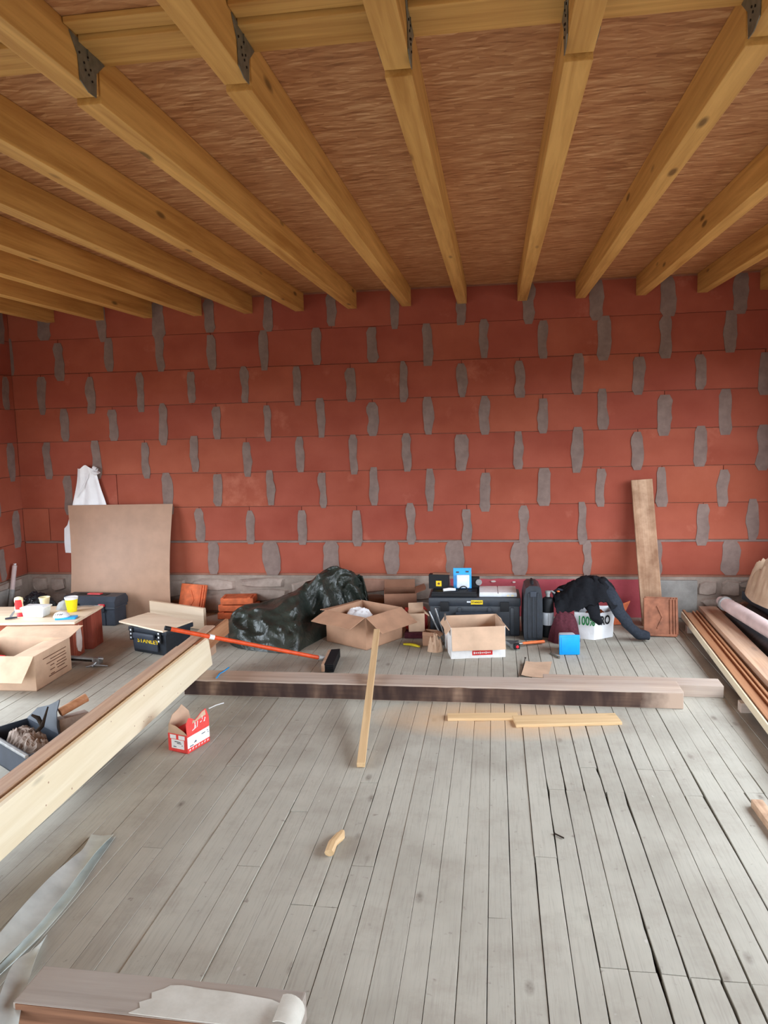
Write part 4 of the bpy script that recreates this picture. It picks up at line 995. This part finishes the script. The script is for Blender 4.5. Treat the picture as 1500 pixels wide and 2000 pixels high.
# ---- white carton with brown inside, red label
t = carton('cardboard_box', 'white cardboard box with red label and torn front flap folded down', (-.165, 5.70, 0), math.radians(11), .4, .36, .235, 'card_light', {'f': (168, .17), 'r': (140, .05), 'l': (150, .06)}, th=.004)
bm = BM()
for a, b in (((0, -.1805, .1175), (.4, .001, .235)), ((.2005, 0, .1175), (.001, .36, .235)), ((-.2005, 0, .1175), (.001, .36, .235))): bx(bm, a, b)
obj('printed_skin', bm, 'paperwhite', t, label='white printed outside')
bm = BM(); bx(bm, (.03, -.1815, .04), (.15, .001, .036)); lb = obj('label', bm, 'redprint', t)
bm = BM()
for i in range(9): bx(bm, (-.03 + .0145 * i, -.1825, .04), (.008, .0008, .010 + .006 * (i % 3 == 0)))
obj('print', bm, 'paperwhite', lb)['kind'] = 'stuff'
rb = fl(869, 1258)
for i, (a, b, lab) in enumerate(((tuple(rb + Vector((.0, 0, .004))), tuple(wl(838, 1194, 5.86)), 'leftmost of the three steel rods leaning by the white box'), (tuple(rb + Vector((.012, .02, .004))), tuple(wl(850, 1188, 5.88)), 'middle of the three steel rods leaning by the white box'), (tuple(rb + Vector((.015, .0, .004))), tuple(wl(869, 1198, 5.72)), 'rightmost of the three steel rods leaning by the white box'))):
    bm = BM(); tube(bm, [a, b], .0075, 10); M = Vector(a).lerp(Vector(b), .96)
    o = obj('steel_rod', bm, 'steel', None, True); tag(o, lab, 'rod', 'steel rods by the white box')
    bm = BM(); tube(bm, [Vector(a).lerp(Vector(b), .02), Vector(a).lerp(Vector(b), .06)], .011, 8); obj('nut', bm, 'galv', o)
bm = BM(); heap(bm, 0, 0, .06, .045, lambda X, Y: .085 * max(0, 1 - math.hypot(X, Y) ** 1.8), 26, 22, .045, 22, 5.5); o = obj('torn_paper', bm, 'card_light', None, False); o.location = (-.46, 5.68, 0); tag(o, 'torn pale card scraps around the foot of the steel rods', 'paper')

# ---- black trunk toolbox with things on the lid
t = thing('tool_chest', 'large black tool trunk with yellow badge behind the white box', 'toolbox', (-.175, 6.27, 0), .02); w, d, h = .74, .34, .25
bm = BM(); bx(bm, (0, 0, h / 2), (w - .02, d - .02, h), None, .012)
for x in (-.3, -.12, .12, .3): bx(bm, (x, -d / 2 + .006, h / 2), (.03, .014, h - .03), None, .004)
obj('body', bm, 'black', t, True)
bm = BM(); bx(bm, (0, 0, h + .03), (w, d, .075), None, .014); lid = obj('lid', bm, 'black', t, True)
for x in (-.24, .24):
    bm = BM(); bx(bm, (x, -d / 2 - .006, h - .005), (.07, .014, .08), None, .004); obj('latch', bm, 'blackmatte', t, True)
bm = BM(); bx(bm, (0, -d / 2 - .012, .19), (.3, .02, .022), None, .006); obj('handle', bm, 'slate', t, True)
bm = BM(); bx(bm, (.02, -d / 2 - .0015, h + .03), (.095, .003, .034)); bd = obj('badge', bm, 'yellow', t, label='yellow badge')
text('STANLEY', .021, 'blackprint', bd, FRONT(.02, -d / 2 - .0042, h + .03), .0005)
bm = BM(); bx(bm, (-.045, -d / 2 - .001, h + .033), (.03, .002, .012)); obj('print', bm, 'clear', t)
TT = h + .068
def on_trunk(x, y, z=0): return Vector((-.175 + x, 6.27 + y, TT + z))
bm = BM(); bx(bm, (0, 0, .012), (.37, .26, .024), None, .006); bx(bm, (0, -.12, .03), (.36, .012, .02), None, .003); o = obj('organiser_tray', bm, 'blackmatte', None, True); o.location = on_trunk(-.16, -.02); tag(o, 'flat black tray on the left of the tool trunk lid', 'tray')
t = thing('storage_case', 'white two-lidded case lying on the right of the tool trunk', 'case', on_trunk(.19, -.01), .02)
bm = BM(); bx(bm, (0, 0, .014), (.3, .26, .026), None, .005); obj('body', bm, 'clear', t, True)
for x in (-.076, .076):
    bm = BM(); bx(bm, (x, 0, .031), (.145, .25, .008), None, .003); obj('lid', bm, 'whiteplastic', t, True)
bm = BM(); bx(bm, (.08, -.133, .012), (.02, .006, .012)); bx(bm, (.115, -.133, .012), (.02, .006, .012)); obj('clip', bm, 'creamcup', t)
t = thing('tool_carton', 'small black carton with yellow emblem standing on the trunk', 'box', on_trunk(-.295, .07, .025), -.08)
bm = BM(); bx(bm, (0, 0, .06), (.165, .07, .12), None, .003); obj('body', bm, 'blackmatte', t)
bm = BM(); bx(bm, (.002, -.0355, .045), (.046, .001, .046)); em = obj('emblem', bm, 'yellow', t)
bm = BM(); prism(bm, [(-.012, -.004), (.004, -.012), (.012, .004), (-.004, .010)], (.002, -.0362, .045), (1, 0, 0), (0, 0, 1), .0006); obj('emblem_mark', bm, 'print', em)
bm = BM(); bx(bm, (.02, 0, .124), (.14, .05, .008), None, .002); obj('top_flap', bm, 'card_dark', t)
t = thing('blister_pack', 'bright blue and white blister pack standing on the tool trunk', 'packet', on_trunk(-.1, .06, .025), .04, rot=(-.12, 0, .04))
bm = BM(); bx(bm, (0, 0, .085), (.15, .006, .17), None, .002); obj('card', bm, 'blue', t)
bm = BM(); bx(bm, (.006, -.018, .06), (.105, .032, .11), None, .008); obj('blister', bm, 'clear', t, True)
bm = BM(); bx(bm, (0, -.036, .075), (.08, .002, .03)); obj('label', bm, 'paperwhite', t)
bm = BM(); bx(bm, (-.04, -.004, .135), (.025, .002, .014)); bx(bm, (.04, -.004, .14), (.025, .002, .014)); obj('print', bm, 'slate', t)['kind'] = 'stuff'
bm = BM(); tube(bm, [(-.05, 0, .018), (0, .004, .02), (.05, 0, .017)], [.016, .018, .014], 12, flat=.8); o = obj('glue_tube', bm, 'whiteplastic', None, True); o.location = on_trunk(-.2, -.075, .0245); o.rotation_euler = (0, 0, .3); tag(o, 'white tube lying at the front of the black tray', 'tube')
t = thing('tape_holder', 'small dark bracket beside the blue blister pack', 'holder', on_trunk(.0, .13, .0))
bm = BM(); bx(bm, (0, 0, .055), (.08, .05, .11), None, .006); obj('body', bm, 'blackmatte', t)
bm = BM(); lathe(bm, [(.02, 0), (.026, .004), (.026, .012), (.016, .012)], 16, Matrix.Translation((.035, -.026, .07)) @ Matrix.Rotation(PI / 2, 4, 'X')); obj('reel', bm, 'greyplastic', t, True)
for x, lab in ((-.235, 'small loop of dark wire left of the white tube'), (-.13, 'small loop of dark wire right of the white tube')):
    bm = BM(); tube(bm, [(.035 * math.cos(a), .01 * math.sin(a * 2), .006 + .035 * max(0, math.sin(a))) for a in [PI * i / 10 for i in range(11)]], .005, 7); o = obj('wire_loop', bm, 'blackmatte', None, True); o.location = on_trunk(x + .04, -.05, .025); tag(o, lab, 'wire')

# ---- upright black case and black canister
t = thing('power_tool_case', 'tall black ribbed case standing upright beside the trunk', 'case', (.285, 6.15, 0), .03)
bm = BM(); prism(bm, [(-.07, 0), (.07, 0), (.075, .1), (.072, .34), (.06, .415), (.035, .435), (-.03, .435), (-.055, .415), (-.07, .34), (-.075, .1)], (0, -.14, 0), (1, 0, 0), (0, 0, 1), -.28); obj('body', bm, 'black', t)
for x in (-.035, 0, .035):
    bm = BM(); bx(bm, (x, -.143, .2), (.014, .012, .36), None, .004); obj('rib', bm, 'black', t)
bm = BM(); bx(bm, (0, -.147, .37), (.05, .014, .045), None, .006); obj('latch', bm, 'slate', t)
bm = BM(); tube(bm, [(0, -.06, .43), (0, -.05, .452), (0, .05, .452), (0, .06, .43)], .01, 10); obj('handle', bm, 'blackmatte', t, True)
t = thing('canister', 'black cylinder with white label standing beside the tall case', 'canister', (.41, 6.13, 0))
bm = BM(); lathe(bm, [(.044, 0), (.047, .006), (.047, .285), (.04, .312), (.018, .325)], 26); obj('body', bm, 'blackmatte', t, True)
bm = BM(); lathe(bm, [(.0475, .1), (.0478, .102), (.0478, .2), (.0475, .202)], 26); lb = obj('label', bm, 'clear', t, True)
bm = BM(); bx(bm, (0, -.0478, .151), (.002, .002, .095)); obj('label_seam', bm, 'blackprint', lb)
bm = BM(); lathe(bm, [(.016, .322), (.016, .35), (.022, .352), (.022, .37), (.01, .374)], 18); tube(bm, [(0, 0, .365), (.03, -.01, .372), (.055, -.015, .355)], .007, 8); obj('valve', bm, 'greyplastic', t, True)

# ---- shopping bag, jacket, maroon cloth, tub
t = thing('shopping_bag', 'white shopping bag with green and black lettering under the black jacket', 'bag', (.76, 6.17, 0), 0)
bm = BM(); g = []
base = [(-.135, -.085), (.0, -.13), (.155, -.03), (.14, .11), (-.12, .11)]
rings = []
for i in range(9):
    v = i / 8; z = .0 + .215 * v; k = 1 + .1 * v; ring = []
    for q in range(5):
        a, b = Vector((*base[q], 0)), Vector((*base[(q + 1) % 5], 0))
        for s in range(8):
            p = a.lerp(b, s / 8) * k; nz = noise.noise((p.x * 14, p.y * 14, z * 16)) * .012 * (1.2 - v)
            ring.append(bm.verts.new((p.x * (1 + nz * 4), p.y * (1 + nz * 4), z + .008 * noise.noise((p.x * 20, p.y * 20, 3)) * v)))
    rings.append(ring)
for a, b in zip(rings, rings[1:]):
    for k in range(40): bm.faces.new((a[k], a[(k + 1) % 40], b[(k + 1) % 40], b[k]))
bm.faces.new(rings[0][::-1]); obj('body', bm, 'whitefilm', t, True)
aL = math.atan2(-.045, .135); aR = math.atan2(.1, .155)
text('100%', .1, 'green', t, Matrix.Translation((-.062, -.133, .15)) @ Matrix.Rotation(aL, 4, 'Z') @ Matrix.Rotation(PI / 2, 4, 'X'), .001, xs=.62)
text('RO', .1, 'blackprint', t, Matrix.Translation((.088, -.1, .15)) @ Matrix.Rotation(aR, 4, 'Z') @ Matrix.Rotation(PI / 2, 4, 'X'), .001, xs=.68)
bm = BM(); heap(bm, 0, 0, .09, .07, lambda X, Y: .05 * max(0, 1 - math.hypot(X, Y) ** 2), 18, 16, .01, 9, 3, zb=.17); o = obj('snack_packet', bm, 'tile_orange', None, True); o.location = (.78, 6.15, 0); tag(o, 'orange packet peeping out of the white shopping bag', 'packet')

t = thing('jacket', 'black jacket thrown over the bags with one sleeve trailing to the floor', 'jacket', (.74, 6.3, 0))
bm = BM()
def jz(X, Y):
    x, y = X * .3, Y * .24
    a = .45 * math.exp(-((x - .1) / .16) ** 2 - ((y - .02) / .2) ** 2); b = .37 * math.exp(-((x + .14) / .13) ** 2 - ((y) / .2) ** 2); return max(a, b) * min(1, (1 - math.hypot(X, Y)) * 3.5)
V = []; nu, nv = 44, 30
for i in range(nu + 1):
    row = []
    for j in range(nv + 1):
        u, v = i / nu, j / nv; x = -.275 + .465 * u; top = .30 + .15 * math.sin(min(1, u * 1.25) * PI * .62) - .10 * max(0, u - .82) / .18
        s = v * 2 - 1    # drape: front hem .. ridge .. back hem
        y = s * .2 + .02 * noise.noise((u * 7, v * 3, 2)); z = top - (abs(s) ** 2.2) * (.07 + .13 * math.sin(PI * min(1, u * .9 + .08)) + .02 * math.sin(u * 9))
        z += .026 * noise.noise((u * 6, v * 7, 4)) + .024 * (1 - 2 * abs(noise.noise((u * 7 + v * 4, v * 3 - u * 3, 8)))) + .01 * (1 - 2 * abs(noise.noise((u * 15, v * 12, 1))))
        row.append((x, y - .1, z))
    V.append(row)
sheet(bm, V, .012); obj('body', bm, 'jacket', t, True, auto=70)
def sleeve(name, pts, rad, mat, seed):
    bm = BM(); P = [Vector(p) for p in pts]; Q, Rr = [], []
    for i in range(len(P) - 1):
        for k in range(5): Q.append(P[i].lerp(P[i + 1], k / 5)); Rr.append(rad[i] + (rad[i + 1] - rad[i]) * k / 5)
    Q.append(P[-1]); Rr.append(rad[-1])
    for _ in range(3): Q = [Q[0]] + [(Q[i - 1] + Q[i] * 2 + Q[i + 1]) / 4 for i in range(1, len(Q) - 1)] + [Q[-1]]
    tube(bm, Q, Rr, 20, True, .75, wob=.35, seed=seed); return obj(name, bm, mat, t, True, auto=70)
sleeve('sleeve', [(.06, -.12, .42), (.14, -.2, .36), (.2, -.25, .24), (.28, -.27, .12), (.36, -.26, .05), (.43, -.25, .036)], [.075, .07, .058, .055, .05, .042], 'jacketgrey', 1)
sleeve('hood', [(-.02, -.16, .36), (.0, -.26, .27), (.02, -.31, .2), (.06, -.3, .15)], [.05, .055, .05, .03], 'jacket', 5)
bm = BM(); tube(bm, [(-.27, -.12, .30), (-.29, -.16, .36), (-.25, -.17, .385), (-.21, -.14, .37)], [.008, .01, .01, .008], 8); obj('strap', bm, 'jacketgrey', t, True)
bm = BM(); lathe(bm, [(.006, -.004), (.012, 0), (.012, .006), (.004, .008)], 10, Matrix.Translation((-.25, -.19, .37))); obj('toggle', bm, 'tool_orange', t, True)
bm = BM(); heap(bm, 0, 0, .12, .1, lambda X, Y: .2 * max(0, 1 - math.hypot(X, Y) ** 3.2), 40, 34, .03, 6, 4.4, .03); o = obj('sweater', bm, 'maroon', None, True, auto=60); o.location = (.53, 6.0, 0); tag(o, 'maroon cloth bunched between the black cylinder and the white bag', 'cloth')
t = thing('lunch_tub', 'plastic tub on its side with bright blue lid facing the room', 'container', (.535, 5.64, .0), .1)
bm = BM(); r = bx(bm, (0, .085, .076), (.13, .14, .13), None, .015)
for v in bm.verts:
    k = 1 - .16 * (v.co.y) / .15; v.co.x *= k; v.co.z = .076 + (v.co.z - .076) * k
obj('body', bm, 'clear', t, True)
bm = BM(); bx(bm, (0, .005, .076), (.15, .018, .15), None, .008); ld = obj('lid', bm, 'blue', t, True)
bm = BM(); bx(bm, (0, -.0055, .076), (.12, .004, .12), None, .002); obj('lid_panel', bm, 'blue', ld, True)

# ---- hatchet, paper, nails, string, straw
c = fl(1020, 1264); t = thing('hatchet', 'hatchet with steel head and orange handle in front of the tall case', 'hatchet', c, .35)
bm = BM(); tube(bm, [(.0, 0, .03), (.08, .01, .028), (.19, .03, .02)], [.012, .014, .016], 10, flat=.8); obj('handle', bm, 'tool_orange', t, True)
bm = BM(); tube(bm, [(-.06, -.005, .032), (.01, 0, .03)], .009, 10); obj('shaft', bm, 'steel', t, True)
bm = BM(); prism(bm, [(-.02, -.05), (.02, -.05), (.028, .0), (.06, .055), (-.05, .065), (-.028, .0)], (-.08, .0, .018), (1, -.2, 0), (.2, 1, 0), .026); hd_ = obj('head', bm, 'steel', t)
bm = BM(); bx(bm, (-.07, -.062, .031), (.045, .03, .04), None, .004); obj('poll', bm, 'blackmatte', hd_)
bm = BM(); lathe(bm, [(.012, 0), (.012, .003), (.006, .004)], 10, Matrix.Translation((-.07, -.077, .031)) @ Matrix.Rotation(PI / 2, 4, 'X')); obj('mark', bm, 'red', hd_)
P4 = [fl(x, y) for x, y in ((1018, 1322), (1070, 1325), (1078, 1293), (1027, 1295))]; g = []
for i in range(7):
    g.append([(P4[0].lerp(P4[1], j / 6)).lerp(P4[3].lerp(P4[2], j / 6), i / 6) + Vector((0, 0, .004 + .012 * (abs(j - 3) / 3) ** 2 * (j < 3))) for j in range(7)])
bm = BM(); sheet(bm, g, .002); tag(obj('card_sheet', bm, 'card_light', None, True, origin=P4[0]), 'flat square of card on the floor below the hatchet', 'card')
bm = BM(); a, b = fl(1026, 1290), fl(1018, 1320); tube(bm, [a + Vector((0, 0, .02)), b + Vector((0, 0, .008))], .003, 8); lathe(bm, [(.007, 0), (.007, .004), (.002, .006)], 8, Matrix.Translation(a + Vector((0, 0, .018)))); tag(obj('nail', bm, 'dark', None, origin=b), 'nail lying on the edge of the square card', 'nail')
bm = BM(); a, b = fl(1075, 1277), fl(1090, 1286); tube(bm, [a + Vector((0, 0, .006)), b + Vector((0, 0, .008))], [.006, .008], 8); tube(bm, [b + Vector((0, 0, .008)), b + Vector((.012, -.004, .008))], .01, 8); tag(obj('bolt', bm, 'galv', None, origin=b), 'small grey bolt left of the blue-lidded tub', 'bolt')
bm = BM(); a, b = fl(1083, 1630), fl(1101, 1639); tube(bm, [a + Vector((0, 0, .005)), b + Vector((0, 0, .005))], .0032, 8); tube(bm, [a + Vector((0, 0, .005)), a + Vector((-.002, .001, .005))], .006, 8); tag(obj('nail', bm, 'dark', None, origin=a), 'dark nail lying alone on the foreground boards', 'nail')
bm = BM(); tube(bm, [fl(x, y, .108) + Vector((0, 0, .003 + .006 * (i % 2))) for i, (x, y) in enumerate(((423, 1325), (429, 1318), (437, 1312), (447, 1306)))], .006, 7, flat=.5); tag(obj('blue_strap', bm, 'blue', None, True, origin=fl(435, 1314, .108)), 'short bit of blue strap on the left end of the dark-faced beam', 'strap')
bm = BM(); tube(bm, [fl(408, 1385) + Vector((0, 0, .004)), fl(422, 1379) + Vector((0, 0, .006)), fl(437, 1374) + Vector((0, 0, .004))], .0035, 7); tag(obj('white_straw', bm, 'whiteplastic', None, True, origin=fl(422, 1379)), 'thin white straw on the floor behind the red box', 'straw')

# ---- red box
c0, c1, c2 = fl(336, 1465), fl(367, 1473), fl(410, 1447); a = math.atan2((c2 - c1).y, (c2 - c1).x); w = (c2 - c1).length
t = thing('screw_box', 'torn red and white printed box open on the floor', 'box', (c1 + c2) / 2 + Vector((-math.sin(a), math.cos(a), 0)) * .065, a)
d, h = .13, .1; th = .003; bm = BM(); bx(bm, (0, 0, th / 2), (w, d, th))
for s in (-1, 1): bx(bm, (0, s * (d - th) / 2, h / 2), (w, th, h)); bx(bm, (s * (w - th) / 2, 0, h / 2), (th, d - 2 * th, h))
obj('body', bm, 'redcard', t)
bm = BM(); bx(bm, (0, -d / 2 - .0006, .058), (w * .985, .001, .062)); bx(bm, (-w / 2 - .0006, .0, .045), (.001, .085, .05)); bx(bm, (-w / 2 - .0006, .03, .084), (.001, .04, .022)); bx(bm, (-w / 2 - .0006, -.028, .084), (.001, .042, .022)); pn = obj('white_panel', bm, 'paperwhite', t)
bm = BM()
for x, z, l_ in ((-.03, .045, .02), (-.026, .05, .012), (.04, .068, .03), (.075, .072, .008), (.08, .06, .006), (-.06, .035, .03)): bx(bm, (x, -d / 2 - .0014, z), (l_, .0008, .004))
for y, z, l_ in ((-.01, .05, .03), (.0, .058, .04), (-.03, .04, .006), (.02, .03, .02)): bx(bm, (-w / 2 - .0014, y, z), (.0008, l_, .004))
obj('print', bm, 'slate', pn)['kind'] = 'stuff'
poly = [(-w / 2, 0), (w / 2, 0), (w / 2 + .004, .045), (w / 2 - .012, .092), (w / 2 - .05, .085), (w / 2 - .085, .07), (-w / 2 + .075, .062), (-w / 2 + .055, .078), (-w / 2 + .03, .088), (-w / 2 + .004, .06)]
bm = BM(); prism(bm, poly, (0, -d / 2 + .001, h), (1, 0, 0), (0, .12, 1), .003); ff = obj('torn_flap', bm, 'redcard', t)
bm = BM(); prism(bm, [(-w / 2 + .05, .05), (w / 2 - .02, .06), (w / 2 - .02, .088), (w / 2 - .05, .083), (w / 2 - .085, .068), (-w / 2 + .075, .06), (-w / 2 + .06, .066)], (0, -d / 2 - .0025, h), (1, 0, 0), (0, .12, 1), .001); obj('torn_edge', bm, 'card_light', ff)
bm = BM()
for (x, z, dx, dz) in ((-.03, .02, .012, .03), (-.018, .02, -.006, .03), (-.008, .02, .01, .03), (-.05, .015, .03, .006), (.02, .035, .014, .004), (.04, .045, .003, .02), (.05, .03, .016, .016), (.064, .05, -.008, -.02)):
    tube(bm, [(x, -d / 2 - .0035 + .12 * z, h + z), (x + dx, -d / 2 - .0035 + .12 * (z + dz), h + z + dz)], .0022, 5)
for i in range(7): tube(bm, [(-.08 + .025 * i, -d / 2 - .001, .012), (-.07 + .025 * i, -d / 2 - .001, .018 + .003 * (i % 2))], .0025, 5)
obj('print', bm, 'paperwhite', ff)['kind'] = 'stuff'
bm = BM(); prism(bm, [(-w / 2, 0), (w / 2, 0), (w / 2 - .01, .06), (.06, .085), (.03, .115), (0, .1), (-.05, .085), (-w / 2 + .01, .04)], (0, d / 2 - .001, h), (1, 0, 0), (0, .05, 1), .003); obj('back_flap', bm, 'card_light', t)
bm = BM(); prism(bm, [(-d / 2, 0), (d / 2, 0), (d / 2 - .02, .06), (.0, .05), (-d / 2 + .02, .02)], (-w / 2 + .002, 0, h), (0, 1, 0), (-.25, 0, 1), .003); obj('side_flap', bm, 'card_light', t)

# ---- dark plastic crate with rubbish at the left edge
t = thing('rubbish_crate', 'dark slate plastic box full of rubbish behind the timber pile', 'crate', (-2.43, 3.558, 0), math.radians(-33))
w, d, h = .5, .22, .155; th = .006; bm = BM(); bx(bm, (0, 0, th / 2), (w, d, th))
for s in (-1, 1): bx(bm, (0, s * (d - th) / 2, h / 2), (w, th, h)); bx(bm, (s * (w - th) / 2, 0, h / 2), (th, d - 2 * th, h))
obj('body', bm, 'slate', t)
bm = BM(); prism(bm, [(-.25, 0), (.12, 0), (.09, .03), (.06, .1), (.07, .17), (-.03, .12), (-.15, .08)], (-.0, d / 2, h), (1, 0, 0), (0, .25, 1), .005); obj('lid_flap', bm, 'slate', t)
bm = BM(); bx(bm, (0, -d / 2 - .008, h - .006), (w, .02, .014), None, .004); obj('rim', bm, 'greyplastic', t)  # paler than the box: light along the front rim, put into the colour
bm = BM(); heap(bm, 0, 0, .2, .085, lambda X, Y: .06 * max(0, 1 - math.hypot(X, Y) ** 3), 34, 20, .03, 12, 2.7, zb=.09); o = obj('rubble_scraps', bm, 'rubblebase', None); o.location = (-2.43, 3.558, 0); o.rotation_euler = (0, 0, -.576); tag(o, 'grey rubble and scraps inside the slate crate', 'rubble', kind='stuff')
bm = BM(); tube(bm, [(-2.42, 3.55, .14), (-2.36, 3.58, .2), (-2.345, 3.62, .29)], [.014, .011, .004], 8); tube(bm, [(-2.36, 3.58, .2), (-2.40, 3.61, .23), (-2.43, 3.6, .25)], [.012, .012, .006], 8); tag(obj('twisted_bracket', bm, 'dark', None, True, origin=(-2.4, 3.57, .14)), 'twisted black metal scrap poking out of the slate crate', 'scrap')
bm = BM(); tube(bm, [(-2.33, 3.70, .227), (-2.24, 3.82, .27)], .024, 12, False); tube(bm, [(-2.33, 3.70, .227), (-2.24, 3.82, .27)], .019, 12, False)
tag(obj('copper_tube', bm, 'grooved', None, True, origin=(-2.28, 3.73, .26)), 'short brown tube sticking out beside the slate crate', 'tube')
bm = BM(); bx(bm, (0, 0, 0), (.16, .06, .2), None, .004); o = obj('block_offcut', bm, 'rubble'); o.location = (-2.285, 3.74, .101); o.rotation_euler = (0, 0, .9); tag(o, 'grey offcut holding up the short brown tube', 'block')
bm = BM(); tube(bm, [(-2.70, 3.0, .03), (-2.36, 3.27, .03)], .026, 16); tag(obj('metal_tube', bm, 'steel', None, True, origin=(-2.45, 3.19, .03)), 'shiny steel tube on the floor in front of the slate crate', 'tube')
